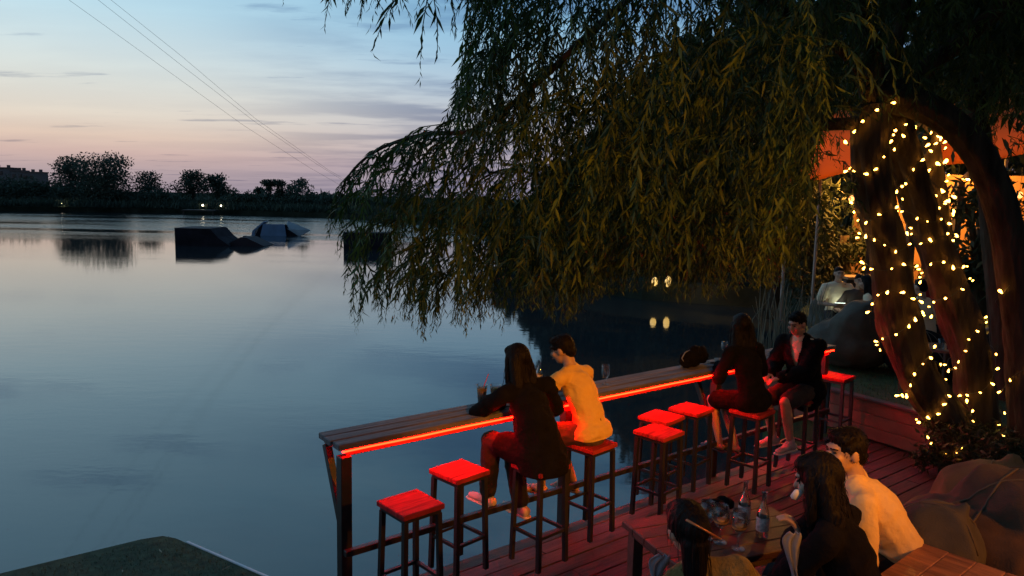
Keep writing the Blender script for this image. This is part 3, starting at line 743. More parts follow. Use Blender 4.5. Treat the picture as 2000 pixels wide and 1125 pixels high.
def person(label, loc, yaw, sc=1.0, lean=8, side=0, twist=0, curve=8, head=(0, 0, 0), hands=None, feet=None, poles=None, hair='short', top=None, bottom=None, shoes=None,
           vox=.008, female=False, fingers=True, palm=None, curl=.5, face=True, build=1.0, jacket=None):
    """local: facing +Y, seat contact at the origin"""
    t = thing('person', label, 'person', loc, R(yaw))
    sw = (.165 if female else .185)*build
    pel = V((0, 0, .095)); Rl = rot('Y', side) @ rot('X', -lean)
    def S(x, y, z, bend=1.0): return pel + Rl @ (rot('X', -curve*bend) @ V((x, y, z)))
    waist = S(0, 0, .17, .3); chest = S(0, .0, .34, .8); nb = S(0, -.01, .51, 1.2)
    Rt = Rl @ rot('X', -curve*1.2) @ rot('Z', twist)
    ax = Rt @ V((1, 0, 0)); fw = Rt @ V((0, 1, 0)); up = Rt @ V((0, 0, 1))
    shL, shR = nb-up*.048-ax*sw, nb-up*.048+ax*sw
    Rh = rot('Z', head[0]) @ rot('X', -head[1]) @ rot('Y', head[2])
    hc = nb + up*.052 + (Rh @ V((0, .028, .125)))
    def Hd(x, y, z): return hc + Rh @ V((x, y, z))
    hips = [V((-.088, .0, .09)), V((.088, .0, .09))]
    feet = feet or [V((-.1, .38, -.42)), V((.1, .38, -.42))]
    hands = hands or [V((-.2, .3, .25)), V((.2, .3, .25))]
    poles = poles or {}
    kp = poles.get('knee', [V((0, .6, .8)), V((0, .6, .8))]); ep = poles.get('elbow', [V((-.6, -.4, -.7)), V((.6, -.4, -.7))])
    knees, ank = [], []
    for h, f_, p in zip(hips, feet, kp):
        k, a = ik(h, f_, .43, .42, p); knees.append(k); ank.append(a)
    elb, wr = [], []
    for s_, h, p in zip((shL, shR), hands, ep):
        e, a = ik(s_, h, .285, .25, p); elb.append(e); wr.append(a)
    wf = .92 if female else 1.0
    # ---- skin body, one fused surface
    b = MB()
    b.cap(pel-V((.06, 0, 0)), pel+V((.06, 0, 0)), .092, .092, fl=1.0)
    b.cap(pel, waist, .13*wf, .12*wf, ax, .74); b.cap(waist, chest, .12*wf, .145*wf, ax, .70); b.cap(chest, nb-up*.09, .145*wf, .12*wf, ax, .66)
    b.cap(shL+ax*.03, shR-ax*.03, .052, .052)
    for q in (shL, shR): b.cap(nb+up*.025, q.lerp(nb, .25), .048, .045)
    b.cap(nb-up*.05, hc-Rh @ V((0, .03, .05)), .056*wf, .05*wf)
    # head: skull, face, jaw, nose, brow, ears, lips
    b.ell(Hd(0, -.012, .018), (.074, .092, .098), Rh); b.ell(Hd(0, .022, -.03), (.06, .066, .082), Rh); b.ell(Hd(0, .045, -.075), (.036, .034, .032), Rh)
    b.cap(Hd(0, .083, .012), Hd(0, .104, -.022), .009, .014); b.ell(Hd(0, .078, .03), (.045, .018, .012), Rh); b.ell(Hd(0, .088, -.052), (.022, .012, .011), Rh)
    for e in (-1, 1):
        b.ell(Hd(e*.076, -.008, -.008), (.011, .022, .032), Rh); b.ell(Hd(e*.038, .066, -.022), (.022, .02, .02), Rh)
    for i in (0, 1):
        sg = -1 if i == 0 else 1
        s_ = shL if i == 0 else shR
        b.cap(s_, elb[i], .05*wf, .041*wf); b.cap(elb[i], wr[i], .041*wf, .027*wf)
        fd = (wr[i]-elb[i]).normalized()
        if palm and palm[i] is not None: fd = V(palm[i]).normalized()
        sd = fd.cross(V((0, 0, 1))); sd = sd.normalized() if sd.length > .1 else V((1, 0, 0)); nn = sd.cross(fd)
        if nn.z > 0: nn = -nn
        pc = wr[i]+fd*.055
        b.cap(wr[i]+fd*.01, wr[i]+fd*.075, .03*wf, .037*wf, sd, .42)
        if fingers:
            for q, (o, ln) in enumerate(((-.030, .062), (-.010, .074), (.010, .07), (.029, .055))):
                r0 = wr[i]+fd*.085+sd*o*wf; d1 = (fd*(1-curl*.4)+nn*curl*.6).normalized(); d2 = (fd*(1-curl*1.2)+nn*curl).normalized()
                k1 = r0+d1*ln*.55; b.cap(r0, k1, .0088, .0082, n=8); b.cap(k1, k1+d2*ln*.5, .0082, .007, n=8)
            r0 = wr[i]+fd*.03-sd*sg*.03; k1 = r0+(fd*.6-sd*sg*.7+nn*.3).normalized()*.04; b.cap(r0, k1, .011, .01, n=8); b.cap(k1, k1+(fd*.9-sd*sg*.1+nn*.4).normalized()*.032, .01, .008, n=8)
        b.cap(hips[i], knees[i], .078*wf, .056*wf); b.cap(knees[i], knees[i].lerp(ank[i], .35), .053*wf, .054*wf); b.cap(knees[i].lerp(ank[i], .35), ank[i], .054*wf, .036*wf)
        ff = V((knees[i].x-hips[i].x, knees[i].y-hips[i].y, 0)); ff = ff.normalized() if ff.length > .05 else V((0, 1, 0))
        toe = ank[i]+ff*.16+V((0, 0, -.055)); b.cap(ank[i]+ff*-.03+V((0, 0, -.045)), ank[i]+ff*.05+V((0, 0, -.04)), .032, .036); b.cap(ank[i]+ff*.03+V((0, 0, -.035)), toe, .034, .026, ff.cross(V((0, 0, 1))), .75)
        if shoes:
            sb = MB(); a0 = ank[i]; w_ = ff.cross(V((0, 0, 1)))
            if shoes.get('kind') == 'sandal':
                sb.cap(a0-ff*.055+V((0, 0, -.083)), toe+ff*.03+V((0, 0, -.026)), .042, .046, w_, .22); sb.cap(a0+ff*.1-w_*.04+V((0, 0, -.055)), a0+ff*.1+w_*.04+V((0, 0, -.055)), .034, .034, ff, .8)
            else:
                sb.cap(a0-ff*.045+V((0, 0, -.04)), a0+ff*.05+V((0, 0, -.03)), .044, .043); sb.cap(a0+ff*.02+V((0, 0, -.035)), toe+ff*.015, .042, .036, w_, .8); sb.cap(a0+V((0, 0, -.03)), a0+V((0, 0, .03)), .044, .042)
            so_ = link('shoe', remesh(sb, max(vox*.8, .005), 2), t); so_.data.materials.append(shoes['m'])
            if shoes.get('sole'):
                sb = MB(); sb.cap(a0-ff*.06+V((0, 0, -.078)), toe+ff*.03+V((0, 0, -.022)), .045, .044, w_, .3); q = link('sole', remesh(sb, max(vox*.8, .005), 1), so_); q.data.materials.append(shoes['sole'])
    body = link('body', remesh(b, vox, 3), t); body.data.materials.append(M_SKIN)
    if face:
        for e in (-1, 1):
            q = MB(); q.ell(Hd(e*.03, .081, .008), (.013, .008, .006), Rh, 10, 6); q.build('eye', mat('eye_dark', (.01, .008, .008), .3), t, True)
            q = MB(); q.cap(Hd(e*.014, .092, .027), Hd(e*.05, .079, .029), .0045, .003); q.build('eyebrow', M_HAIR, t, True)
        q = MB(); q.cap(Hd(-.02, .094, -.053), Hd(.02, .094, -.053), .004, .004); q.build('mouth', mat('lips', (.3, .1, .09), .4), t, True)
    # ---- clothes
    g = .016*build
    def torso(grow, hem, sleeve, neck=.0):
        c = MB(); lo = pel+V((0, -.01, -.04*hem+.03))
        c.cap(lo, waist, .145*wf+grow, .128*wf+grow, ax, .82); c.cap(waist, chest, .128*wf+grow, .152*wf+grow, ax, .74); c.cap(chest, nb-up*.085, .152*wf+grow, .125*wf+grow, ax, .68)
        c.cap(shL+ax*.03, shR-ax*.03, .054+grow*.6, .054+grow*.6)
        for q in (shL, shR): c.cap(nb+up*.018, q.lerp(nb, .25), .048+grow*.45, .047+grow*.45)
        if hem >= 1.5: c.cap(pel-V((.07, .012, .01)), pel+V((.07, -.012, -.01)), .112+grow, .112+grow)
        if hem >= 3: c.cap(chest.lerp(waist, .5), pel+V((0, -.03, -.10)), .16, .205, (1, 0, 0), .86)
        if hem >= 3:      # long loose top lying over the thighs
            for i in (0, 1): c.cap(hips[i], hips[i].lerp(knees[i], .62), .125, .108)
            c.cap(hips[0].lerp(knees[0], .35), hips[1].lerp(knees[1], .35), .115, .115)
        for i in (0, 1):
            s_ = shL if i == 0 else shR; e = elb[i]
            if sleeve == 'short':
                c.cap(s_, s_.lerp(e, .68), .052+grow*.8, .056+grow*1.4)
            elif sleeve == 'long':
                c.cap(s_, e, .052+grow*.8, .048+grow); c.cap(e, wr[i].lerp(e, .06), .048+grow, .036+grow*.6)
        return c
    def trim(me, cut=None, vee=False):
        bm = bmesh.new(); bm.from_mesh(me)
        if cut is not None: bmesh.ops.bisect_plane(bm, geom=bm.verts[:]+bm.edges[:]+bm.faces[:], plane_co=(0, 0, cut), plane_no=(0, 0, 1), clear_inner=True)
        if vee:
            q0 = nb-up*.02; dl = []
            for f_ in bm.faces:
                d = f_.calc_center_median()-q0; x, y, z = d.dot(ax), d.dot(fw), -d.dot(up)
                if y > .03 and z < .25 and abs(x) < .062*(1-max(z, 0)/.25)+.004: dl.append(f_)
            bmesh.ops.delete(bm, geom=dl, context='FACES')
        bm.to_mesh(me); bm.free(); me.polygons.foreach_set('use_smooth', [True]*len(me.polygons)); return me
    if top:
        o = link(top.get('n', 'shirt'), trim(remesh(torso(g, top.get('hem', 1), top.get('sleeve', 'short')), max(vox, .008), 14, .010, (6, 6, 10), loc[0]*9, .3), top.get('cut')), t); o.data.materials.append(top['m'])
        if top.get('collar'):
            c = MB(); c.cap(nb-ax*.03+fw*-.005, nb+ax*.03+fw*-.005, .064, .064); k = link('collar', remesh(c, .008, 2), o); k.data.materials.append(top['m'])
    if jacket:
        c = torso(g+.027, jacket.get('hem', 2), 'long'); o = link('cardigan', trim(remesh(c, max(vox, .008), 12, .010, (6, 6, 12), loc[1]*5, .3), jacket.get('cut'), True), t); o.data.materials.append(jacket['m'])
    if bottom:
        c = MB(); ln = bottom['len']; gg = .017
        c.cap(pel-V((.066, 0, 0)), pel+V((.066, 0, 0)), .104, .104); c.cap(pel, waist.lerp(pel, .4), .142*wf, .134*wf, ax, .84)
        for i in (0, 1):
            if ln == 'long':
                c.cap(hips[i], knees[i], .09+gg*.3, .064+gg); c.cap(knees[i], ank[i].lerp(knees[i], .08), .064+gg, .05+gg)
            elif ln == 'short':
                c.cap(hips[i], hips[i].lerp(knees[i], .82), .094+gg*.4, .078+gg)
            else:
                e = knees[i]+(knees[i]-hips[i]).normalized()*.02; c.cap(hips[i], e, .1, .085); c.cap(e, e+V((0, -.03, -.16)), .085, .09)
        if ln == 'skirt': c.cap(knees[0], knees[1], .075, .075); c.cap(pel+V((0, .1, -.02)), (knees[0]+knees[1])/2, .13, .09, (1, 0, 0), .8); c.cap((knees[0]+knees[1])/2, (knees[0]+knees[1])/2+V((0, -.06, -.2)), .11, .12, (1, 0, 0), .8)
        o = link(bottom.get('n', 'trousers'), remesh(c, max(vox, .009), 3, .008, (8, 8, 8), 3.1), t); o.data.materials.append(bottom['m'])
    # ---- hair
    c = MB()
    if hair == 'short':
        c.ell(Hd(0, -.022, .034), (.083, .098, .097), Rh); c.ell(Hd(0, .03, .085), (.066, .055, .038), Rh); c.ell(Hd(0, -.07, -.02), (.066, .045, .06), Rh)
        for k in range(18):
            a = rng.uniform(-2.6, 2.6); z = rng.uniform(.03, .11); p = V((sin(a)*.07*(1.1-z*2), -cos(a)*.08, z)); c.ell(Hd(p.x, p.y, p.z), (.016, .016, .012), Rh, 8, 5)
    elif hair == 'crop':
        c.ell(Hd(0, -.018, .036), (.079, .093, .09), Rh); c.ell(Hd(0, -.055, -.015), (.068, .05, .055), Rh); c.ell(Hd(0, .035, .082), (.06, .045, .03), Rh)
    elif hair in ('long', 'longfront'):
        dn = V((0, 0, -1)); bk = -(Rh @ V((0, 1, 0))); bk.z = 0
        c.ell(Hd(0, -.02, .036), (.087, .104, .102), Rh); c.ell(Hd(0, .035, .082), (.07, .055, .04), Rh)
        r0 = Hd(0, -.045, .0); sx = Rh @ V((1, 0, 0)); ll = .36 if hair == 'long' else .40
        for e in (-1, 0, 1):
            a0 = r0+sx*e*.045; a1 = a0+bk*.05+dn*.17+sx*e*.022; a2 = a1+bk*.01+dn*(ll-.17)*.6+sx*e*.012; a3 = a2+dn*(ll-.17)*.4-sx*e*.01
            c.cap(a0, a1, .062, .062, sx, .8); c.cap(a1, a2, .062, .052, sx, .7); c.cap(a2, a3, .05, .026, sx, .6)
        for e in (-1, 1):
            p = Hd(e*.07, .012, .03); c.cap(p, p+dn*.15+sx*e*.012+bk*.015, .027, .03); c.cap(p+dn*.15+sx*e*.012+bk*.015, p+dn*.30+bk*.03, .03, .018)
    elif hair == 'bun':
        c.ell(Hd(0, -.02, .036), (.087, .104, .102), Rh); c.ell(Hd(0, .035, .08), (.07, .055, .04), Rh); c.ell(Hd(.0, -.10, .03), (.062, .055, .06), Rh); c.ell(Hd(0, -.07, -.05), (.06, .05, .07), Rh)
        dn = V((0, 0, -1)); p = Hd(-.01, -.08, -.04); c.cap(p, p+dn*.2+V((.0, -.03, 0)), .06, .045)
    hm = remesh(c, max(.006, vox*.9), 6, .0035, (60, 60, 5), 1.7); o = link('hair', hm, t); o.data.materials.append(M_HAIR)
    if hair in ('short', 'crop', 'longfront') and vox < .012:
        sb = MB()
        for k in range(260):
            vi = hm.vertices[int(rng.integers(len(hm.vertices)))]; p = vi.co.copy(); nn = vi.normal.copy()
            dn = V((0, 0, -1)) if hair != 'crop' else V((0, 0, .6)); tg = dn-nn*dn.dot(nn)+V(rng.normal(0, .35, 3)); tg = (tg-nn*tg.dot(nn))
            if tg.length < .05: continue
            tg.normalize(); ln = .05 if hair == 'longfront' else .022
            sb.tube([p-nn*.002, p+tg*ln*.5+nn*.004, p+tg*ln+nn*(.004 if hair != 'longfront' else .002)], [.0022, .0018, .0005], 3, False)
        q = sb.build('hair_wisps', M_HAIR, o); tag(q, kind='stuff')
    if hair in ('long', 'bun') and vox < .012:
        sb = MB(); cen = hc
        for k in range(60 if hair == 'bun' else 150):
            vi = hm.vertices[int(rng.integers(len(hm.vertices)))]; p = vi.co.copy(); nn = vi.normal.copy()
            if nn.z < -.4 : continue
            q = p+nn*.004; pts = [q]
            for j in range(4):
                q = q+V((nn.x*.006*(1 if j < 2 else -.2)+rng.normal(0, .003), nn.y*.006+rng.normal(0, .003), -.035)); pts.append(q)
            sb.tube(pts, [.0016, .0018, .0016, .0012, .0005], 3, False)
        q = sb.build('hair_wisps', M_HAIR, o); tag(q, kind='stuff')
    t['_j'] = 0
    del t['_j']
    return t, dict(wr=wr, hc=hc, Rh=Rh, nb=nb, elb=elb, ank=ank)


YW = math.degrees(math.atan2(-Vv.x, Vv.y))     # facing the water, square to the counter
M_PINKSHOE = mat('pale_sneaker', (0.5, 0.38, 0.36), 0.6, 0.1, 20); M_SOLE = mat('white_sole', (0.6, 0.5, 0.45), 0.5); M_SANDAL = mat('dark_sandal', (0.03, 0.025, 0.045), 0.6)
M_DARKTROUSER = mat('dark_trousers', (0.008, 0.007, 0.008), 0.9, 0.3, 10, 0.3, 50)
# woman with long hair, back to us, leaning her elbow on the counter
person('person with long black hair and loose black top sitting at the counter', (.24, 5.27, .752), YW-2, .98, lean=15, side=-3, curve=9, head=(8, 10, 0),
       hands=[V((-.05, .44, .36)), V((.16, .42, .36))], poles={'elbow': [V((-1, .1, -.3)), V((.8, -.3, -.6))]}, feet=[V((-.2, .40, -.34)), V((.02, .26, -.42))], hair='long',
       top=dict(m=M_BLACKCLOTH, sleeve='long', hem=3, n='top', cut=-.045), bottom=dict(m=M_DARKTROUSER, len='long'), shoes=dict(m=M_PINKSHOE, sole=M_SOLE), vox=.009, female=True, build=1.3, face=False)
# man in the pale T-shirt
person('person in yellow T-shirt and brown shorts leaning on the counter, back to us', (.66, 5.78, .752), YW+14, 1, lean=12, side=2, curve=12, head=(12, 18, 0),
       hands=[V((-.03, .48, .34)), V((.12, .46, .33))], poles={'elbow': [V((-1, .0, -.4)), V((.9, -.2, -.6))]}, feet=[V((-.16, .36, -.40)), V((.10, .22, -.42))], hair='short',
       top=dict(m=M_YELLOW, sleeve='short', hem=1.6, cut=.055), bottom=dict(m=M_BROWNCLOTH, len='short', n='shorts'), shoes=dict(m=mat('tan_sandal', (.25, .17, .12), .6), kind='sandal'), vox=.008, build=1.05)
# dark dressed woman further along
person('person in black with bare legs and sandals, almost lost in the dark', (2.3, 6.84, .752), YW-6, .98, lean=8, curve=8, head=(-25, 6, 0),
       hands=[V((-.05, .4, .36)), V((.2, .38, .36))], feet=[V((-.08, .30, -.40)), V((.06, .22, -.42))], hair='long', top=dict(m=M_BLACKCLOTH, sleeve='long', hem=2, n='top'), bottom=dict(m=M_BLACKCLOTH, len='short', n='skirt'),
       shoes=dict(m=M_SANDAL, kind='sandal'), vox=.009, female=True, build=1.12)
# man in cardigan
person('person in dark cardigan over a white T-shirt at the far part of the counter', (3.0, 7.36, .752), 118, 1, lean=6, curve=6, twist=12, head=(6, 16, 0),
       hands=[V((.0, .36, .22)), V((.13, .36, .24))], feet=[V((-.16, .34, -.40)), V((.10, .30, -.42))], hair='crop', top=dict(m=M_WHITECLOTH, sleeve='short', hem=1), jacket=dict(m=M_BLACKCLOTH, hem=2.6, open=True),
       bottom=dict(m=mat('dark_shorts', (.02, .018, .02), .9), len='short', n='shorts'), shoes=dict(m=M_PINKSHOE, sole=M_SOLE), vox=.007, build=.97, palm=[V((.3, 1, -.2)), V((-.3, 1, -.2))])
# three at the low table
p5, j5 = person('person in black at the low table, hands raised to the face', (1.63, 3.12, .70), 52, .98, lean=12, curve=8, head=(4, 14, 0),
       hands=[V((-.03, .30, .46)), V((.03, .24, .56))], poles={'elbow': [V((-.8, .2, -.8)), V((.6, .3, -.8))]}, feet=[V((-.1, .45, -.26)), V((.1, .45, -.26))], hair='longfront', top=dict(m=M_BLACKCLOTH, sleeve='long', hem=2, n='top'),
       bottom=dict(m=M_DARKTROUSER, len='long'), shoes=dict(m=M_SANDAL), vox=.007, female=True, build=1.12, palm=[V((-.2, .5, .8)), V((-.1, .3, .9))], curl=.7)
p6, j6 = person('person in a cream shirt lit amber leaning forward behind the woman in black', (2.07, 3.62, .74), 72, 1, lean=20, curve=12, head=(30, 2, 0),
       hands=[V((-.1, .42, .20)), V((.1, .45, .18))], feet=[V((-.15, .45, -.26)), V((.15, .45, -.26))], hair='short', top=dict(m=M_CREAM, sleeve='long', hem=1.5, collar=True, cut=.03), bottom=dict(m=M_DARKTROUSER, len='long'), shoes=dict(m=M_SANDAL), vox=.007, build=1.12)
p7, j7 = person('person with pinned up dark hair and olive top at the low table', (.96, 2.95, .53), 10, .98, lean=6, side=-14, curve=6, head=(6, 8, -6),
       hands=[V((-.15, .40, .25)), V((.25, .38, .26))], feet=[V((-.1, .42, -.2)), V((.1, .42, -.2))], hair='bun', top=dict(m=M_OLIVECLOTH, sleeve='long', hem=1.5, n='sweater'), bottom=dict(m=M_DARKTROUSER, len='long'), shoes=None, vox=.008, female=True, build=1.15, face=False)
b = MB(); hd = j7['hc']; Rh = j7['Rh']; b.tube([hd+Rh @ V((-.075, -.16, .10)), hd+Rh @ V((.07, -.165, -.01))], [.006, .004], 8); b.build('hair_stick', mat('brass_pin', (.5, .25, .12), .35, metal=.6), p7, True)

# ================================================================== LOW TABLE AND WHAT STANDS ON IT
TZ = .95
ta = at(1275, 1062, TZ); tdir = V((.93, .37, 0)).normalized(); tn_ = V((-tdir.y, tdir.x, 0))
tb_ = thing('low_table', 'dark red wooden table with glasses and bottles between the three people', 'table', (ta.x, ta.y, .42), math.atan2(tdir.y, tdir.x))
for k in range(5):
    b = MB(); b.box((.45, -.06-.115*k+.3, TZ-.42-.02), (.92, .112, .036), bev=.004); b.build('plank', M_TABLE, tb_)
b = MB(); b.box((.45, .0, TZ-.42-.06), (.84, .5, .04)); b.build('apron', M_DARKWOOD, tb_)
for sx in (.06, .84):
    for sy_ in (-.16, .26):
        b = MB(); b.box((sx, sy_, (TZ-.46)/2), (.06, .06, TZ-.46)); b.build('leg', M_DARKWOOD, tb_)

M_WINE = mat('white_wine', (.55, .30, .06), .1, spec=.6)
def wine_glass(p, label, fill=True):
    t = thing('wine_glass', label, 'wine glass', p, 0, 'wine glasses on the low table')
    b = MB(); b.lathe([(.0, .001), (.034, .002), (.034, .005), (.006, .01), (.004, .04), (.004, .075), (.012, .085), (.034, .105), (.043, .135), (.041, .17), (.034, .205), (.0325, .205), (.0395, .17), (.0415, .135), (.033, .107), (.010, .088), (0, .087)], 24); b.build('glass', M_GLASS, t, True)
    if fill:
        b = MB(); b.lathe([(0, .0875), (.010, .0885), (.0325, .1075), (.039, .122), (0, .122)], 20); b.build('wine', M_WINE, t, True)
    return t


def bottle(p, label, tint, h=.24, full=True):
    t = thing('bottle', label, 'bottle', p); r_ = .032; k = h/.24
    b = MB(); b.lathe([(0, 0), (r_, .002), (r_, .12*k), (.028, .14*k), (.013, .175*k), (.0115, .23*k), (.014, .232*k), (.014, .24*k), (.0105, .24*k), (.0095, .18*k), (.026, .138*k), (.030, .12*k), (.030, .006), (0, .005)], 22); b.build('glass', tint, t, True)
    b = MB(); b.lathe([(r_+.0006, .035*k), (r_+.0008, .036*k), (r_+.0008, .105*k), (r_+.0006, .106*k)], 22); b.build('paper_label', mat('bottle_label', (.5, .42, .38), .6, .5, 60), t, True)
    return t


wine_glass(at(1406, 1060, TZ), 'wine glass of pale wine nearest the woman with pinned up hair')
wine_glass(at(1441, 1072, TZ), 'wine glass of pale wine in front of the tall clear bottle')
bottle(at(1488, 1048, TZ), 'clear bottle with a pale label beside the raised hands', M_GLASS, .25)
bottle(at(1452, 1022, TZ), 'clear bottle standing behind the middle wine glass', M_GLASS, .24)
t = wine_glass(at(1379, 1052, TZ), 'empty wine glass beside the dark handbag on the low table', False)
# dark handbag lying on the far side of the table
c = MB(); c.ell((0, 0, .05), (.11, .06, .05)); c.ell((.08, .02, .055), (.07, .05, .04)); c.ell((-.07, 0, .05), (.06, .05, .045))
hb = thing('handbag', 'slouchy black handbag lying at the far side of the low table', 'handbag', at(1392, 1010, TZ), .4); o = link('bag_body', remesh(c, .008, 3, .012, (14, 14, 14)), hb); o.data.materials.append(M_BLACKCLOTH)
# napkin held by the woman in black
wv = p5.matrix_basis @ j5['wr'][1]; 
b = MB(); b.box((0, 0, 0), (.045, .03, .06), rot('X', 25) @ rot('Y', 15), .012); q = b.build('paper_napkin', mat('paper', (.75, .68, .62), .8), None, True); q.location = atd(1556, 966, wv.y-.02); tag(q, 'crumpled white paper napkin held by the woman in black', 'napkin')
# white cloths
for (pxs, y, lab) in ((((1296, 1084), (1284, 1105), (1280, 1150)), 3.0, 'white cloth hanging beside the woman with pinned up hair'), (((1552, 1040), (1546, 1066), (1556, 1140)), 3.06, 'white cloth hanging in front of the woman in black')):
    pts = smooth_path([atd(a, b_, y) for a, b_ in pxs], 6); vs = []; nc = 9
    for r_, p in enumerate(pts):
        f = r_/(len(pts)-1); w_ = .012+.030*sin(pi*min(f*1.1+.12, 1))
        for k in range(nc):
            t_ = k/(nc-1)*2-1; vs.append(p+V((t_*w_, .010*sin(t_*7+f*3)+.006*sin(t_*13), .004*sin(t_*5))))
    mb = MB(); mb.add(vs, [(r_*nc+k, r_*nc+k+1, (r_+1)*nc+k+1, (r_+1)*nc+k) for r_ in range(len(pts)-1) for k in range(nc-1)])
    o = mb.build('cloth', mat('white_linen', (.22, .22, .25), .85, .1, 30), None, True); so2 = o.modifiers.new('s', 'SOLIDIFY'); so2.thickness = .004; tag(o, lab, 'cloth', 'white cloths at the low table')

# bottom right table
M_ORWOOD = mat('orange_table_wood', (0.36, 0.13, 0.04), 0.45, 0.55, 3.2, 0.25, 40, stretch=(9, 1, 4))
c0, c1 = at(1802, 1062, 1.0), at(1712, 1125, 1.0); d1 = (c1-c0).normalized(); d2 = V((-d1.y, d1.x, 0)); c2 = at(2000, 1112, 1.0)
if d2.dot(c2-c0) < 0: d2 = -d2
tt = thing('side_table', 'worn orange brown wooden table in the bottom right corner', 'table', (c0.x, c0.y, .42), math.atan2(d1.y, d1.x))
ysg = 1 if V((-d1.y, d1.x, 0)).dot(d2) > 0 else -1
for k in range(6):
    b = MB(); b.box((.5, ysg*(.06+k*.123), .56), (1.02, .121, .04), bev=.004); b.build('plank', M_ORWOOD, tt)
for sx in (.06, .95):
    for q in (.06, .66):
        b = MB(); b.box((sx, ysg*q, .27), (.06, .06, .54)); b.build('leg', M_DARKWOOD, tt)

# bean bags
def bean_bag(label, loc, r_, h, rz, m, tilt=0, group='bean bags on the terrace', vox=.02, back=.5):
    t = thing('bean_bag', label, 'bean bag', loc, rz, group); c = MB()
    c.ell((0, 0, h*.36), (r_, r_*.95, h*.37)); c.ell((0, -r_*.32, h*.62), (r_*.78, r_*.55, h*.40)); c.ell((0, -r_*.45, h*.86), (r_*.40, r_*.30, h*.17)); c.cap((0, -r_*.5, h*.9), (0, -r_*.62, h*1.03), r_*.22, r_*.10)
    me = remesh(c, vox, 8, .032, (3.2, 3.2, 2.6), loc[0]*3, .16); o = link('cover', me, t); o.data.materials.append(m)
    # seams running over the cover
    for a0 in (-.55, .55):
        pts = []
        for k in range(15):
            ph = -.2+pi*.9*k/14; d = V((sin(a0)*.6*cos(ph)*1.3, cos(ph), sin(ph)*.9+.15)).normalized(); st = V((0, -.1*r_, h*.42))
            hit, pos, nrm_, _i = o.ray_cast(st+d*3, -d)
            if hit: pts.append(pos+nrm_*.001)
        if len(pts) > 3:
            b = MB(); b.tube(pts, .007, 5); b.build('seam', mat('bag_piping', (.10, .075, .045), .8), o, True)
    return t


bean_bag('big grey olive bean bag between the amber shirt and the corner table', (2.22, 3.93, .42), .44, .66, R(60), M_BEAN_GREY)
bean_bag('brown bean bag behind the man in the cream shirt', (2.86, 4.2, .42), .52, .72, R(100), M_BEAN_BROWN)
bean_bag('olive bean bag at the right edge, cut by the frame', (3.28, 3.95, .42), .46, .66, R(80), M_BEAN_OLIVE)
bean_bag('olive brown bean bag on the deck below the lit tree trunks', (3.38, 5.05, .0), .58, .84, R(120), mat('mustard_canvas', (.12, .085, .028), .9, .35, 3.5, .3, 120))

# ================================================================== ON THE COUNTER
def cz(px, py): return at(px, py, 1.074)
M_JUICE = mat('orange_juice', (.80, .42, .06), .3)
for q_, v_ in (('Subsurface Weight', 1.0), ('Subsurface Radius', (.05, .03, .01)), ('Subsurface Scale', 1.0)): M_JUICE.node_tree.nodes['Principled BSDF'].inputs[q_].default_value = v_; M_STRAW = mat('red_straw', (.6, .03, .04), .4); M_PCUP = glassmat('plastic_cup', (.98, .98, .98), .03, .1)
def juice_cup(p, label, straw=True):
    t = thing('juice_cup', label, 'cup', p, 0, 'iced drinks on the counter')
    b = MB(); b.lathe([(0, 0), (.032, .001), (.043, .14), (.046, .142), (.046, .146), (.042, .146), (.041, .14), (.030, .004), (0, .003)], 22); b.build('cup', M_PCUP, t, True)
    b = MB(); b.lathe([(0, .005), (.0295, .006), (.0395, .118), (0, .12)], 20); b.build('juice', M_JUICE, t, True)
    if straw:
        b = MB(); b.tube([(-.015, 0, .01), (.02, 0, .15), (.05, .0, .235)], .0035, 6); b.build('straw', M_STRAW, t, True)
juice_cup(cz(941, 786), 'plastic cup of orange drink with a red straw on the counter')
juice_cup(cz(967, 786), 'second cup of orange drink half hidden by the long haired woman', False)
g = thing('tall_glass', 'empty stemmed glass on the counter right of the yellow T-shirt', 'glass', cz(1182, 751))
b = MB(); b.lathe([(0, .0), (.03, .002), (.03, .005), (.005, .012), (.005, .05), (.02, .062), (.034, .09), (.036, .14), (.033, .18), (.0315, .18), (.0345, .14), (.032, .09), (.018, .064), (0, .06)], 22); b.build('glass', M_GLASS, g, True)
b = MB(); b.box((0, 0, .008), (.07, .05, .014), rot('Z', 30), .004); q = b.build('phone', mat('white_plastic', (.6, .6, .6), .3), None); q.location = cz(946, 792); tag(q, 'small white rimmed phone lying beside the straw cup', 'phone')
bottle(cz(1052, 752), 'clear bottle on the counter between the two seated people', M_GLASS, .22)
c = MB(); c.ell((0, 0, .09), (.15, .07, .09)); c.ell((.12, .0, .1), (.1, .06, .09)); c.ell((-.1, 0, .08), (.09, .06, .08)); c.ell((.02, 0, .17), (.07, .04, .04))
hb = thing('backpack', 'black backpack lying on the dark part of the counter', 'backpack', cz(1352, 716), DANG); o = link('bag_body', remesh(c, .01, 3, .014, (12, 12, 12)), hb); o.data.materials.append(M_BLACKCLOTH)
b = MB(); b.tube([(-.18, .0, .005), (-.15, -.02, .06), (-.19, -.02, .11), (-.13, -.01, .16), (-.05, 0, .17)], .006, 6); b.build('strap', mat('grey_strap', (.2, .2, .19), .7), hb, True)
g = thing('wine_glass', 'wine glass on the counter by the backpack, nearly lost in the dark', 'wine glass', cz(1414, 700))
b = MB(); b.lathe([(0, 0), (.032, .002), (.005, .01), (.005, .07), (.03, .1), (.038, .13), (.032, .18), (.0305, .18), (.036, .13), (.028, .102), (0, .08)], 20); b.build('glass', M_GLASS, g, True)
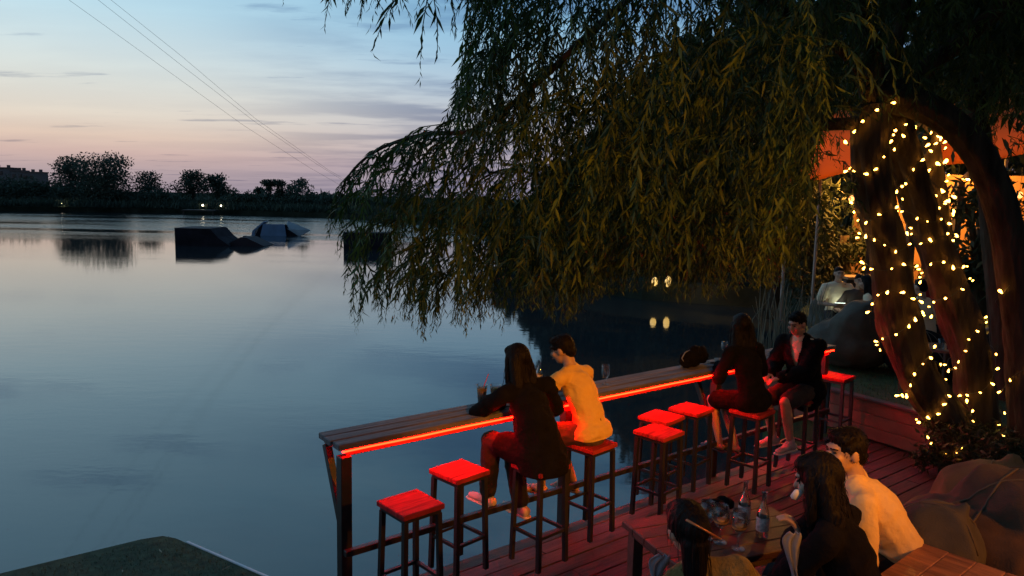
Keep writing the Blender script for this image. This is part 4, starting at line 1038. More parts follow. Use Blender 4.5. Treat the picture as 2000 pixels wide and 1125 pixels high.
b = MB(); b.box((0, 0, .012), (.09, .06, .02), bev=.003); q = b.build('wallet', mat('tan_leather', (.32, .2, .14), .5)); q.location = cz(1392, 709); q.rotation_euler = (0, 0, .3); tag(q, 'tan leather wallet on the counter beside the backpack', 'wallet')

# ================================================================== WILLOW
ground_t = V((4.85, 7.55, .4))
willow = thing('willow_tree', 'large weeping willow hanging over the counter and the water', 'willow tree', ground_t)
def wl(p): return V(p)-ground_t


def trunk_mesh(path, r0, r1, name, n=46, knob=.12, parent=None):
    P = smooth_path(path, 14 if n > 20 else 8); m_ = len(P); b = MB(); rad = [r0+(r1-r0)*(i/(m_-1))**.8 for i in range(m_)]
    b.tube(P, rad, n)
    o = []
    for i in range(m_):
        for k in range(n):
            v = V(b.v[i*n+k]); c = P[i]; d = v-c
            f = 1+knob*(noise.noise(V((cos(2*pi*k/n)*1.6, sin(2*pi*k/n)*1.6, c.z*1.4+r0*9)))+.5*noise.noise(V((cos(2*pi*k/n)*5, sin(2*pi*k/n)*5, c.z*3))))
            if n > 20: f += .17*abs(noise.noise(V((cos(2*pi*k/n)*5.5+c.z*.5, sin(2*pi*k/n)*5.5, c.z*1.1+r0*30))))+.06*noise.noise(V((cos(2*pi*k/n)*13, sin(2*pi*k/n)*13, c.z*5)))-.07
            o.append(tuple(c+d*f-willow.location))
    b.v = o
    return b.build(name, M_BARK, parent or willow, True), P, rad


T1 = [atd(1900, 900, 7.45), atd(1850, 820, 7.35), atd(1790, 730, 7.3), atd(1752, 620, 7.2), atd(1735, 500, 7.15), atd(1712, 380, 7.1), atd(1700, 290, 7.1), atd(1702, 205, 7.1)]
T2 = [atd(1915, 900, 7.6), atd(1908, 800, 7.6), atd(1893, 690, 7.6), atd(1858, 580, 7.6), atd(1818, 460, 7.55), atd(1782, 350, 7.45), atd(1752, 260, 7.3), atd(1722, 185, 7.15)]
T3 = [atd(2010, 900, 7.0), atd(2002, 760, 6.9), atd(1990, 600, 6.8), atd(1972, 470, 6.8), atd(1945, 370, 6.8), atd(1905, 290, 6.8), atd(1850, 235, 6.9), atd(1780, 200, 7.0), atd(1715, 190, 7.1)]
T5 = [atd(1968, 900, 8.6), atd(1962, 720, 8.6), atd(1950, 600, 8.7), atd(1938, 480, 8.8), atd(1925, 330, 8.9), atd(1900, 150, 9.0)]
T1o, P1_, R1_ = trunk_mesh(T1, .215, .165, 'trunk', knob=.26); T2o, P2_, R2_ = trunk_mesh(T2, .215, .145, 'trunk', knob=.26)
T3o, P3_, R3_ = trunk_mesh(T3, .165, .125, 'trunk', knob=.16); 
T5o, P5_, R5_ = trunk_mesh(T5, .14, .10, 'trunk')
tag(T3o, 'dark arching trunk')
# limbs reaching out over the water
LIMBS = [([(1702, 215, 7.1), (1688, 160, 6.9), (1655, 105, 6.6), (1590, 60, 6.3), (1480, -10, 6.0), (1330, -90, 5.7)], .085, .03),
         ([(1700, 240, 7.1), (1600, 245, 7.0), (1500, 262, 6.9), (1400, 290, 6.8), (1260, 340, 6.6)], .07, .018),
         ([(1715, 200, 7.1), (1690, 60, 7.0), (1600, -80, 6.6), (1350, -150, 6.2), (1150, -120, 5.9), (1000, -40, 5.7)], .10, .02),
         ([(1330, -90, 5.7), (1180, 40, 5.6), (1040, 170, 5.5), (930, 252, 5.5), (830, 262, 5.5), (740, 292, 5.5), (680, 345, 5.5), (650, 425, 5.5)], .035, .004),
         ([(1350, -150, 6.2), (1150, -200, 5.5), (900, -190, 5.0), (760, -120, 4.8), (640, -60, 4.7)], .04, .006),
         ([(1740, 190, 7.2), (1900, 60, 7.4), (2050, -60, 7.4)], .11, .06),
         ([(1720, 185, 7.2), (1760, 40, 7.6), (1780, -120, 8.0)], .1, .05),
         ([(1260, 340, 6.6), (1150, 380, 6.4), (1000, 330, 6.2), (900, 380, 6.1), (820, 450, 6.0)], .02, .005)]
for P, r0, r1 in LIMBS: trunk_mesh([atd(*p) for p in P], r0, r1, 'limb', 9, .08)

M_LEAF = leafmat('willow_leaf', (0.010, 0.026, 0.007), (0.082, 0.138, 0.024), 0.3)
bot_x = [600, 640, 660, 690, 720, 750, 790, 830, 870, 910, 950, 985, 1010, 1050, 1100, 1170, 1250, 1350, 1450, 1570, 1606, 1660, 1700, 1760, 1850, 2000]
bot_y = [60, 470, 515, 665, 590, 640, 625, 672, 620, 655, 625, 665, 610, 612, 640, 585, 565, 590, 570, 560, 285, 250, 235, 240, 262, 285]
top_x = [640, 660, 700, 740, 780, 830, 870, 895, 915, 925, 940]
top_y = [430, 370, 325, 290, 268, 258, 235, 150, 60, 0, -120]


def strand(start, length, d0, step=.026, leafl=.09, dens=1.0, end_clip=None):
    """a drooping twig: returns points along it"""
    pts = [np.array(start)]; d = np.array(d0, float); d /= np.linalg.norm(d); n = int(length/.05)
    sway = rng.normal(0, .08, 2)
    for i in range(n):
        a = .10+.12*i/n
        d = d*(1-a)+np.array([sway[0]*.6, sway[1]*.6, -1])*a; d += rng.normal(0, .035, 3); d /= np.linalg.norm(d); pts.append(pts[-1]+d*.05)
    return np.array(pts)


def strand_leaves(P, leafl):
    seg = np.linalg.norm(np.diff(P, axis=0), axis=1); cs = np.concatenate([[0], np.cumsum(seg)]); tot = cs[-1]
    k = max(3, int(tot/.026)); q = np.linspace(.03, tot, k)+rng.normal(0, .006, k); q = np.clip(q, 0, tot)
    base = np.stack([np.interp(q, cs, P[:, i]) for i in range(3)], 1)
    tan = np.stack([np.interp(np.clip(q, 0, tot-.001), cs[:-1], np.diff(P[:, i])/seg) for i in range(3)], 1)
    az = np.arange(k)*2.4+rng.uniform(0, 6)+rng.normal(0, .5, k); out = np.stack([np.cos(az), np.sin(az), np.zeros(k)], 1)
    spread = rng.uniform(.25, 1.05, k)[:, None]
    dr = tan*.8+out*spread+np.array([0, 0, -.45])
    fade = np.clip((tot-q)/.25, .45, 1)
    ln = leafl*rng.uniform(.7, 1.5, k)*fade
    return leaf_arrays(base, dr, ln, ln*rng.uniform(.13, .19, k), .2)


strands = []     # (points, leaf length, apparent size)
def project(p):
    q = V(p)-EYE; z = q.dot(_f); return 1000+FPX*q.dot(_r)/z, 562.5-FPX*q.dot(_u)/z


def grow(px, py, dep, length, outx=-.35, leafl=.095, clip=True):
    S_ = atd(px, py, dep); P = strand(S_, length, (outx+rng.normal(0, .3), rng.normal(0, .35), rng.uniform(-.5, .25)))
    if clip:
        keep = len(P)
        for i in range(2, len(P)):
            x, y = project(P[i])
            if y > np.interp(x, bot_x, bot_y)-rng.uniform(0, 10) or (x < 945 and y < np.interp(x, top_x, top_y)-12):
                keep = i; break
        P = P[:keep]
    if len(P) < 5: return
    strands.append((P, leafl, leafl/P[len(P)//2][1]))


for i in range(1280):      # main curtain
    px = 650+rng.random()**.85*1000; lo = np.interp(px, top_x, top_y) if px < 940 else -120
    hi = np.interp(px, bot_x, bot_y)-60
    if hi < lo: continue
    py = rng.uniform(lo, hi); thin = np.clip((px-670)/400, .08, 1)
    if rng.random() > (thin if px > 770 else thin*.5): continue
    grow(px, py, rng.uniform(4.7, 7.0) if px < 1000 else rng.uniform(4.3, 7.2), rng.uniform(.5, 1.5), -.45 if px < 1000 else -.1, rng.uniform(.075, .105))
for i in range(200):       # the drooping fringe that forms the lower edge
    px = rng.uniform(655, 1620)
    if (px < 880 and rng.random() < .45) or (px < 750 and rng.random() < .4): continue
    hi = np.interp(px, bot_x, bot_y)
    grow(px+20, hi-rng.uniform(120, 300), rng.uniform(4.8, 6.6), rng.uniform(.9, 1.6), -.25, rng.uniform(.08, .11))
for i in range(110):       # the denser upper left shoulder of the crown
    px = rng.uniform(905, 1090); grow(px, rng.uniform(max(-110, (1000-px)*2.2-150), 190), rng.uniform(5.0, 6.6), rng.uniform(.45, 1.1), -.3, rng.uniform(.08, .105))
for i in range(70):        # twigs along the low outer branch
    k = rng.random(); bxp = np.interp(k, np.linspace(0, 1, 7), [650, 680, 740, 830, 930, 1000, 1040]); byp = np.interp(k, np.linspace(0, 1, 7), [420, 342, 290, 260, 250, 205, 170])
    grow(bxp+rng.normal(0, 6), byp+rng.uniform(0, 14), 5.5+rng.normal(0, .2), rng.uniform(.35, .9), -.6, rng.uniform(.07, .1))
for (a, c_, yy, dep, ln, nn_) in ((608, 765, -45, 4.6, (.18, .36), 34), (825, 885, -60, 3.6, (.36, .62), 9), (935, 1010, -90, 5.0, (.5, 1.0), 20)):
    for i in range(nn_): grow(rng.uniform(a, c_), yy+rng.uniform(-14, 8), dep+rng.normal(0, .15), rng.uniform(*ln), -.2, rng.uniform(.075, .105), False)
for i in range(330):       # upper right crown over the trunks
    px = rng.uniform(1480, 2060); grow(px, rng.uniform(-140, 190), rng.uniform(6.2, 8.8), rng.uniform(.5, 1.2), rng.normal(0, .3), .1)
for i in range(34):        # thin sprays in front of the tent
    px = rng.choice([rng.uniform(1575, 1670), rng.uniform(1880, 1990)]); grow(px, rng.uniform(200, 285), rng.uniform(7.6, 9), rng.uniform(.2, .5), rng.normal(0, .2), .1, False)
for i in range(9):         # a few stray twigs hanging free beside the trunks
    grow(rng.uniform(1590, 1650), rng.uniform(300, 420), rng.uniform(6.2, 7), rng.uniform(.5, .9), 0, .09, False)
strands.sort(key=lambda s: -s[2])
loc_np = np.array(willow.location)
def stem_of(P, b):
    Q = P[::3] if len(P) > 8 else P; b.tube([V(p-loc_np) for p in Q], [.0042-.003*i/len(Q) for i in range(len(Q))], 3, False)
for P, ll, _s in strands[:290]:
    b = MB(); stem_of(P, b)
    A = strand_leaves(P-loc_np, ll); link('hanging_twig', leaf_mesh('hanging_twig', A, M_LEAF, b, strand_tint(len(A))), willow)
b = MB(); arrs = []; tns = []
for P, ll, _s in strands[290:]:
    stem_of(P, b); arrs.append(strand_leaves(P-loc_np, ll)); tns.append(strand_tint(len(arrs[-1])))
# the thick upper crown above the frame, which keeps the sky off everything below
n = 31000; lob = [(2.4, 3.8, 6.9, 2.3, 2.0, 1.1), (.4, 3.4, 6.6, 2.0, 1.6, 1.0), (4.8, 4.4, 6.8, 2.3, 2.0, 1.2), (2.6, 1.4, 7.2, 2.4, 1.8, 1.0), (6.6, 5.4, 6.2, 1.8, 1.8, 1.2), (3.4, 7.4, 6.4, 3.4, 2.6, 1.9), (1.2, 6.2, 6.6, 2.6, 1.8, 1.5), (5.8, 7.6, 6.2, 2.8, 2.4, 2.0), (-.1, 5.8, 5.9, 1.3, 1.2, .9), (3.8, 5.4, 6.2, 2.4, 1.6, 1.2), (6.6, 8.6, 4.9, 2.4, 1.8, 1.5), (5.2, 9.2, 5.0, 2.6, 1.6, 1.6), (8.2, 8.0, 5.2, 2.0, 2.0, 1.6)]
pts = crown_points(lob, n)-loc_np; dr = rng.normal(size=pts.shape)*.6; dr[:, 2] -= .8
arrs.append(leaf_arrays(pts, dr, rng.uniform(.14, .26, len(pts)), rng.uniform(.05, .09, len(pts))))
fo = link('foliage', leaf_mesh('foliage', np.concatenate(arrs), M_LEAF, b, np.concatenate(tns+[rng.random(len(pts))*.6])), willow); tag(fo, kind='stuff')
print('strands', len(strands), 'leaves', sum(len(a) for a in arrs))

# ------------------------------------------------------------------ string lights
bm_ = MB(); bm_.lathe([(0, -.002), (.006, 0), (.0075, .012), (.0125, .024), (.0145, .034), (.012, .044), (.005, .05), (0, .051)], 8); BULB = bm_.mesh('bulb', M_BULB, True)
sk = MB(); sk.lathe([(.0, -.022), (.008, -.022), (.008, .001), (0, .001)], 7); SOCK = sk.mesh('socket', mat('bulb_socket', (.03, .035, .02), .5), True)
M_WIRE = mat('light_wire', (.03, .035, .02), .6)
def string_lights(label, P, rad, pitch, spacing, i0=0, i1=None, off=.02, bulb_s=1.0, ph=0.0, back=False):
    i1 = i1 or len(P)-1; t = thing('string_lights', label, 'string lights', P[i0], 0, 'warm string lights wound round the trunks')
    o = V(P[i0]); pts = []; bl = []; acc = 0; s_ = 0.0; last = None
    res = 26
    for i in range(i0, i1):
        d = (P[i+1]-P[i]); l = d.length; dn = d.normalized(); a = V((1, 0, 0)); a = (a-dn*a.dot(dn)).normalized(); c = dn.cross(a)
        for k in range(res):
            f = k/res; s_ += l/res; th = 2*pi*s_/pitch+ph+.9*sin(s_*3.1)+.5*sin(s_*7.7); r_ = (rad[i]*(1-f)+rad[i+1]*f)*1.04+off
            nrm_ = a*cos(th)+c*sin(th); p = P[i].lerp(P[i+1], f)+nrm_*r_+dn*(.13*sin(th+s_*2.3)+.05*sin(th*2.6+1))
            if last is not None: acc += (p-last).length
            last = p; pts.append(p-o)
            if acc > spacing:
                acc = rng.uniform(-.04, .04); 
                if back or (EYE-p).dot(nrm_) > -.25*(EYE-p).length: bl.append((p-o, nrm_, dn))
    b = MB(); b.tube(pts[::3], .0028, 4, False); b.build('wire', M_WIRE, t)
    for p, nrm_, dn in bl:
        q = (nrm_*.9+V(rng.normal(0, .75, 3))).normalized(); e = q.to_track_quat('Z', 'Y').to_euler()
        x = link('bulb', BULB, t, p+nrm_*.012); x.rotation_euler = e; sc_ = bulb_s*rng.uniform(.65, 1.3); x.scale = (sc_,)*3
        y = link('socket', SOCK, x)
    return t
string_lights('warm string lights wound round the left leaning trunk', P1_, R1_, .36, .115, 9, None, bulb_s=.72)
string_lights('warm string lights wound round the middle leaning trunk', P2_, R2_, .40, .12, 9, 95, ph=1.0, bulb_s=.72)
string_lights('few warm string lights low on the dark arching trunk at the right edge', P3_, R3_, .6, .22, 3, 31, bulb_s=.75)
# a farther trunk closely wound with lights
tr2 = thing('far_willow', 'second willow trunk behind, closely wound with small lights', 'willow tree', at(1826, 640, .44))
B0 = atd(1836, 560, 11.5); P = smooth_path([atd(1842, 600, 11.5), atd(1836, 480, 11.5), atd(1826, 380, 11.5), atd(1816, 300, 11.5), atd(1812, 225, 11.5), atd(1820, 120, 11.6)], 8)
b = MB(); b.tube([p-tr2.location for p in P], [.20-.07*i/len(P) for i in range(len(P))], 12); b.build('trunk', M_BARK, tr2, True)
string_lights('dense small string lights on the slim trunk behind the willow', P, [.20-.07*i/len(P) for i in range(len(P))], .24, .11, 8, 34, bulb_s=1.35)

# shrubs round the foot of the trunks
M_SHRUB = leafmat('shrub_leaf', (0.022, 0.03, 0.010), (0.06, 0.06, 0.02), 0.2)
for (px, py, y, w_, h_, lab) in ((1885, 880, 7.0, .5, .35, 'low leafy plants at the foot of the leaning trunks'), (1965, 895, 6.6, .5, .4, 'dark leafy plants at the right edge under the arching trunk'), (1830, 890, 7.3, .28, .25, 'small leafy plant by the end of the board wall')):
    g = atd(px, py, y); lob = [(rng.uniform(-1, 1)*w_*.6, rng.uniform(-1, 1)*w_*.4, h_*.5, w_*.5, w_*.5, h_*.55) for k in range(5)]
    leafy_tree('shrub', lab, 'shrub', (g.x, y, .3 if y < 7.2 else .02), lob, 900, .075, h_*.5, .015, 'plants round the trunks', M_SHRUB, 0, .35, M_BARK, 3)

# grass blades on the lawn
n = 14000; bxg = rng.uniform(3.6, 9.5, n); byg = rng.uniform(7.6, 14.5, n)
bs = np.stack([bxg, byg, np.full(n, .44)], 1); ok = np.array([geometry.intersect_point_tri_2d is not None]*n)
lp = [V((p[0], p[1], 0)) for p in lawn_pts]
def inside(x, y):
    c = False; j = len(lp)-1
    for i in range(len(lp)):
        if (lp[i].y > y) != (lp[j].y > y) and x < (lp[j].x-lp[i].x)*(y-lp[i].y)/(lp[j].y-lp[i].y)+lp[i].x: c = not c
        j = i
    return c
ok = np.array([inside(x, y) for x, y in zip(bxg, byg)]); bs = bs[ok]; n = len(bs)
dr = np.stack([rng.normal(0, .4, n), rng.normal(0, .4, n), np.ones(n)], 1)
gr = link('grass', leaf_mesh('grass', leaf_arrays(bs, dr, rng.uniform(.03, .075, n), np.full(n, .008)), leafmat('grass_blade', (.03, .06, .015), (.07, .10, .03), .2))); tag(gr, 'short dark grass on the lawn', 'grass', kind='stuff')

# sandal by the wall
sp = at(1812, 872, 0.02); t = thing('sandal', 'dark strapped sandal standing upright against the end of the board wall', 'sandal', sp, R(20))
c = MB(); c.cap((-.02, 0, .04), (-.05, 0, .27), .04, .045, (0, 1, 0), .3); o = link('sole', remesh(c, .006, 2), t); o.data.materials.append(M_SANDAL)
for z in (.10, .19):
    b = MB(); b.tube([V((-.02-.04*(z/.2)+.055*sin(a), .045*cos(a), z)) for a in np.linspace(0, pi, 9)], .012, 6); b.build('strap', mat('tan_strap', (.4, .18, .12), .6), t, True)

# ================================================================== RIGHT BANK, TENT, PEOPLE ON THE LAWN
M_DKLEAF = leafmat('bank_leaf', (0.016, 0.026, 0.010), (0.04, 0.05, 0.018), 0.15, 0.7)
def bank_tree(label, x, y, h, w_, n=5200, ls=.42, zb=.1, group='dark trees on the right bank', low=.12):
    lob = []
    for k in range(14):
        f = rng.uniform(low, .92); lob.append((rng.uniform(-.65, .65)*w_, rng.uniform(-.45, .45)*w_, h*f, w_*rng.uniform(.35, .5), w_*rng.uniform(.35, .5), h*rng.uniform(.12, .2)))
    return leafy_tree('bank_tree', label, 'tree', (x, y, zb), lob, n, ls, h*.7, .16, group, M_DKLEAF, .9, .3, M_BARK, 5)
bank_tree('dark willow on the right bank behind the hanging curtain, farthest left', 2.9, 30, 4.6, 2.0)
bank_tree('dark willow on the right bank behind the middle of the curtain', 6.6, 27.5, 8.0, 3.0, 6500)
bank_tree('dark tree on the right bank near the two yellow lamps', 10.5, 26, 11, 4.0, 6500)
bank_tree('dark tree behind the lawn seats, left of the tent', 9.8, 20.5, 10, 3.4, 6500, .36)
bank_tree('dark tree behind the tent', 15.5, 24, 12, 5.0, 6500)
bank_tree('dark tree at the right behind the tent', 21, 23, 12, 5.0, 6500)
bank_tree('leafy tree in front of the tent, right of the slim lit trunk', 7.95, 12.6, 3.0, 1.0, 1700, .2, .44, low=.35)
bank_tree('low weeping tree at the water edge, left of the seats', 5.9, 16.5, 5.6, 1.7, 6500, .2, .3, low=.06)
bank_tree('dark shrubby tree behind the seats, below the tent corner', 7.6, 17.0, 2.5, 1.2, 3000, .2, .44, low=.1)
for k, (x, y, h_, w_) in enumerate(((3.2, 25.6, 1.6, 1.6), (6.0, 24.0, 1.5, 1.6), (8.6, 22.6, 1.7, 1.3))):
    lob = [(rng.uniform(-1, 1)*w_, rng.uniform(-.3, .3), h_*rng.uniform(.25, .7), .6, .5, h_*.4) for j in range(7)]
    leafy_tree('bush', ('dark bush at the left end of the right bank', 'dark bush on the right bank left of the yellow lamps', 'dark bush on the right bank right of the yellow lamps')[k], 'bush', (x, y, .1), lob, 1500, .2, .5, .04, 'bushes on the right bank', M_DKLEAF, .4, .3, M_BARK, 3)
n = 24000; xx = -.5+34.5*rng.random(n)**1.3; yy = 33+rng.uniform(0, 3, n)-.12*xx; hh = 10.5+1.5*np.sin(xx*.7)+np.sin(xx*1.9)
hh = np.minimum(hh, np.maximum(.8, 1.0+1.2*(xx-.2)+rng.normal(0, .5, n))); bs = np.stack([xx, yy, .1+rng.random(n)**.9*hh], 1); dr = rng.normal(size=(n, 3)); dr[:, 2] -= .8
fw = link('bank_woods', leaf_mesh('bank_woods', leaf_arrays(bs, dr, rng.uniform(.5, .9, n), rng.uniform(.35, .6, n)), M_DKLEAF)); tag(fw, 'dense dark wood filling the back of the right bank', 'wood', kind='stuff')
# pale reeds / hanging stalks at the water's edge by the lawn
rb = thing('reed_clump', 'tall pale reeds at the edge of the lawn behind the man in the cardigan', 'reeds', (4.35, 11.2, .3)); b = MB()
for k in range(70):
    x, y = rng.uniform(-.55, .55), rng.uniform(-.3, .5); h_ = rng.uniform(.5, 1.25); b.tube([(x, y, 0), (x+rng.normal(0, .03), y, h_*.6), (x+rng.normal(0, .08), y+rng.normal(0, .05), h_)], [.008, .007, .003], 4)
tag(b.build('stalks', mat('reed', (.16, .16, .11), .8, .3, 6), rb), kind='stuff')

def point_lamp(name, p, col, power, parent, r_=.05):
    l = bpy.data.lights.new(name, 'POINT'); l.energy = power; l.color = col; l.shadow_soft_size = r_
    o = bpy.data.objects.new(name, l); COL.objects.link(o); o.parent = parent; o.location = p; return o
M_YLAMP = emit('yellow_lantern', (1, .62, .16), 1.1)
for (px, py, lab, h_) in ((1279, 550, 'left one of two small yellow lanterns across the water', .28), (1305, 550, 'right one of two small yellow lanterns across the water', .36)):
    p = atd(px, py, 23.2); t = thing('lantern', lab, 'lantern', (p.x, p.y, .2), 0, 'yellow lanterns on the right bank')
    b = MB(); b.tube([(0, 0, 0), (0, 0, p.z-.2-h_/2)], .025, 6); b.build('post', M_LEG, t)
    b = MB(); b.ell((0, 0, p.z-.2), (.10, .10, h_/2)); b.build('globe', M_YLAMP, t, True)

# tent lit from inside
M_TENT = fabric_lit('tent_fabric', (0.55, 0.26, 0.09), .65); M_PAVWALL = mat('pavilion_wall', (0.24, 0.115, 0.045), .8, .3, 1.5)
tent = thing('stretch_tent', 'orange glowing stretch tent behind the trunks', 'tent', at(1760, 640, .44))
tl = V(tent.location)
xs = [1536, 1570, 1605, 1640, 1680, 1760, 1850, 1930, 2000, 2120]; lowy = [366, 356, 350, 340, 330, 318, 322, 316, 300, 290]; upy = [364, 300, 240, 215, 200, 175, 190, 190, 180, 180]
mb = MB(); nu, nv = len(xs)*5, 12; vs = []
for i in range(nu):
    px = np.interp(i/(nu-1), np.linspace(0, 1, len(xs)), xs)
    for j in range(nv):
        f = j/(nv-1); py = np.interp(px, xs, lowy)*(1-f)+np.interp(px, xs, upy)*f; dep = 14.2+2.2*f*f+.35*sin(px*.021)*(1-f)
        vs.append(atd(px, py, dep)-tl)
mb.add(vs, [(i*nv+j, (i+1)*nv+j, (i+1)*nv+j+1, i*nv+j+1) for i in range(nu-1) for j in range(nv-1)]); tc_ = mb.build('canopy', M_TENT, tent, True)
sol = tc_.modifiers.new('s', 'SOLIDIFY'); sol.thickness = .01
for (px, a_, c_, d) in ((1528, 245, 560, 14.1), (1588, 300, 560, 15.0), (1757, 318, 620, 14.3), (1935, 310, 620, 14.3)):
    p0 = atd(px, c_, d); p1 = atd(px, a_, d); b = MB(); b.tube([V((p0.x, p0.y, .44))-tl, V((p0.x, p0.y, p1.z))-tl], .032, 8); b.build('pole', mat('tent_pole', (.28, .27, .26), .4, metal=.5), tent)
for (q0, q1) in (((1536, 365, 14.2), (1528, 330, 14.1)), ((1530, 325, 14.1), (1572, 305, 15))):
    b = MB(); b.tube([atd(*q0)-tl, atd(*q1)-tl], .008, 5); b.build('rope', M_WIRE, tent)
# pavilion behind with wall, posts, counter
pv_ = thing('pavilion', 'warm lit wooden pavilion with open side behind the tent', 'pavilion', at(1800, 640, .44)); pl_ = V(pv_.location)
wA, wB = atd(1660, 500, 18.2), atd(2080, 500, 17.6)
for k in range(14):
    f0, f1 = k/14, (k+1)/14; a, c_ = wA.lerp(wB, f0), wA.lerp(wB, f1); b = MB(); b.beam(V((a.x, a.y, 1.95))-pl_, V((c_.x-.012, c_.y, 1.95))-pl_, .06, 3.0); b.build('wall_board', M_PAVWALL, pv_)
for px in (1700, 1776, 1862, 1938):
    p = atd(px, 500, 15.2); b = MB(); b.box(V((p.x, p.y, 1.8))-pl_, (.13, .13, 2.8)); b.build('post', M_DARKWOOD, pv_)
a, c_ = atd(1645, 541, 14.6), atd(1728, 541, 14.6); b = MB(); b.beam(V((a.x, a.y, a.z))-pl_, V((c_.x, c_.y, a.z))-pl_, .5, .05); b.build('shelf', mat('bar_top', (.45, .25, .12), .5), pv_)
b = MB(); b.beam(V((a.x, a.y, a.z-.45))-pl_, V((c_.x, c_.y, a.z-.45))-pl_, .4, .8); b.build('bar_front', M_DARKWOOD, pv_)
# lamps hanging inside
for k, (px, py, d, pw) in enumerate(((1690, 330, 16.2, 420), (1890, 350, 16.4, 620), (2030, 330, 16.2, 300))):
    p = atd(px, py, d); t = thing('pendant_lamp', ('pendant lamp inside the tent at its left', 'pendant lamp inside the tent above the seats', 'pendant lamp inside the tent, right edge')[k], 'pendant lamp', p, 0, 'pendant lamps in the tent')
    b = MB(); b.lathe([(.03, .16), (.16, .0), (.15, .0), (.025, .15)], 14); b.build('shade', M_DARKWOOD, t, True)
    b = MB(); b.ell((0, 0, .03), .045); b.build('bulb', emit('pendant_bulb', (1, .5, .12), 30), t, True)
    b = MB(); b.tube([(0, 0, .15), (0, 0, 1.2)], .005, 5); b.build('cord', M_WIRE, t)
    point_lamp('lamp_light', (0, 0, -.06), (1, .42, .07), pw, t)
M_OLAMP = emit('orange_lantern', (1, .33, .08), 3.5)
for (px, py, d, lab) in ((1663, 388, 14.0, 'small orange lantern at the tent corner'), (1842, 390, 13.8, 'small orange lantern by the slim lit trunk'), (1902, 386, 13.8, 'small orange lantern left of the arching trunk'), (1992, 381, 13.6, 'small orange lantern at the right edge')):
    p = atd(px, py, d); t = thing('lantern', lab, 'lantern', p, 0, 'orange lanterns hung under the tent')
    b = MB(); b.ell((0, 0, 0), (.05, .05, .06)); b.build('globe', M_OLAMP, t, True); b = MB(); b.tube([(0, 0, .055), (0, 0, .5)], .004, 5); b.build('cord', M_WIRE, t)

# unseen amber floodlights, added right of and behind the camera to light the terrace
def floodlight(label, FL, aim, energy, size, blend, col):
    FL = V(FL); fl = thing('floodlight', label, 'floodlight', (FL.x, FL.y, 0), 0, 'unseen amber floodlights added for the terrace')
    b = MB(); b.tube([(0, 0, 0), (0, 0, FL.z-.15)], .05, 10); b.build('pole', M_LEG, fl)
    dv = (V(aim)-FL).normalized(); mq = dv.to_track_quat('-Z', 'Y').to_matrix()
    b = MB(); b.box((0, 0, FL.z), (.34, .26, .10), mq, .02); b.build('housing', M_LEG, fl)
    b = MB(); b.box(V((0, 0, FL.z))+dv*.053, (.29, .21, .006), mq); b.build('lens', emit('flood_lens', (1, .46, .04), 6), fl)
    s_ = bpy.data.lights.new('flood_beam', 'SPOT'); s_.energy = energy; s_.color = col; s_.spot_size = R(size); s_.spot_blend = blend; s_.shadow_soft_size = .12
    o = bpy.data.objects.new('flood_beam', s_); COL.objects.link(o); o.parent = fl; o.location = V((0, 0, FL.z))+dv*.09; o.rotation_euler = mq.to_euler()
floodlight('unseen amber floodlight added on a tall pole behind the terrace, aimed at the bar', (3.4, -3.0, 4.9), (.95, 5.4, 1.9), 2050, 27, .8, (1, .33, .006))
floodlight('unseen amber floodlight added on a pole right of the terrace, aimed at the bean bags', (6.6, 1.0, 3.6), (2.35, 3.75, .95), 720, 44, .8, (1, .29, .01))

# seats and people on the lawn
G_LB = 'bean bags on the lawn'
def lawn_at(px, y): p = atd(px, 650, y); return V((p.x, y, .44))
bean_bag('large grey bean bag on the lawn beside the end of the counter', lawn_at(1662, 10.2), .62, .95, R(20), M_BEAN_GREY, group=G_LB, vox=.03)
bean_bag('grey bean bag under the seated person with the lit tablet', lawn_at(1632, 12.2), .5, .75, R(200), M_BEAN_GREY, group=G_LB, vox=.03)
bean_bag('bean bag under the dark haired person by the left trunk', lawn_at(1700, 11.6), .55, .8, R(30), M_BEAN_GREY, group=G_LB, vox=.03)
bean_bag('dark bean bag between the trunks under the white shirted back', lawn_at(1815, 9.6), .55, .62, R(200), M_BLACKCLOTH, group=G_LB, vox=.03)
bean_bag('dark bean bag at the right under the arching trunk', lawn_at(1965, 9.2), .5, .7, R(120), M_BLACKCLOTH, group=G_LB, vox=.03)
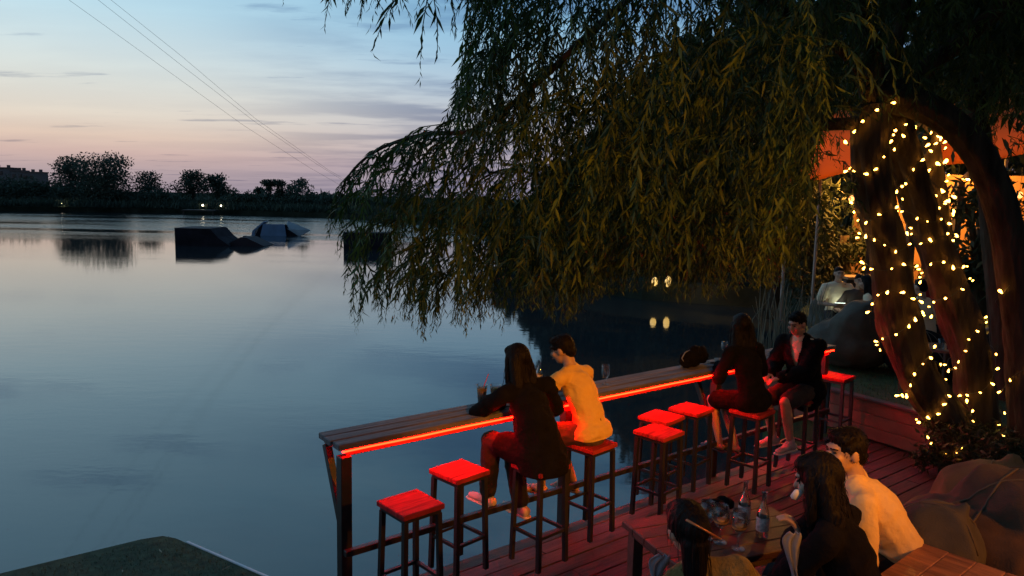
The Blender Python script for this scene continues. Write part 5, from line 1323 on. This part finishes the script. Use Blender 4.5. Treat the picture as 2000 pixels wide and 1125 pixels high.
def far_person(lab, px, y, z, yaw, topm, **k):
    p = atd(px, 650, y)
    a = dict(lean=4, hair='crop', top=dict(m=topm, sleeve='short', hem=1.2), bottom=dict(m=M_DARKTROUSER, len='long'), shoes=None, vox=.016, fingers=False, build=1.05, face=True); a.update(k)
    return person(lab, (p.x, y, z), yaw, **a)
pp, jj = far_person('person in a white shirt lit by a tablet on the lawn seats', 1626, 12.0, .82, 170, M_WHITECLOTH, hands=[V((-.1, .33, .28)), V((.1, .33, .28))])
tp = thing('tablet', 'glowing pale tablet held by the person in the white shirt', 'tablet', pp.matrix_basis @ V((0, .30, .27)), R(170))
b = MB(); b.box((0, 0, 0), (.17, .012, .11), rot('X', -40), .004); b.build('case', M_WHITECLOTH, tp)
b = MB(); b.box((0, -.008, .007), (.16, .004, .10), rot('X', -40)); b.build('screen', emit('tablet_screen', (.8, 1, .85), 4), tp)
far_person('person with dark hair reclining beside the tablet reader', 1668, 11.9, .72, 165, M_BROWNCLOTH)
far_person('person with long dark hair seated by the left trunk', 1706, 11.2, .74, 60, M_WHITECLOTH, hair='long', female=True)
far_person('person in a red top behind the leaning trunks', 1802, 11.6, .95, 190, mat('red_cotton', (.35, .02, .02), .85))
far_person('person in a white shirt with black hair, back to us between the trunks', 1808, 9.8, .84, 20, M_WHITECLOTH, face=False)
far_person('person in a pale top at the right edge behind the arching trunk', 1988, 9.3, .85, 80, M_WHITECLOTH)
# small table with glasses between the trunks
lt = lawn_at(1852, 9.0); t = thing('garden_table', 'small round dark table with glasses between the trunks', 'table', lt)
b = MB(); b.lathe([(0, .50), (.3, .50), (.3, .53), (0, .53)], 24); b.build('top', M_DARKWOOD, t)
b = MB(); b.tube([(0, 0, 0), (0, 0, .5)], .03, 8); b.build('pedestal', M_LEG, t)
for k, (x, y, h_) in enumerate(((-.12, -.08, .12), (-.05, -.14, .12), (.03, -.05, .2))):
    q = thing('drinking_glass', ('left small glass on the round garden table', 'middle small glass on the round garden table', 'tall clear glass on the round garden table')[k], 'glass', lt+V((x, y, .53)), 0, 'glasses on the garden table')
    b = MB(); b.lathe([(0, 0), (.032, .001), (.038, h_), (.036, h_), (.030, .006), (0, .005)], 16); b.build('glass', M_GLASS, q, True)
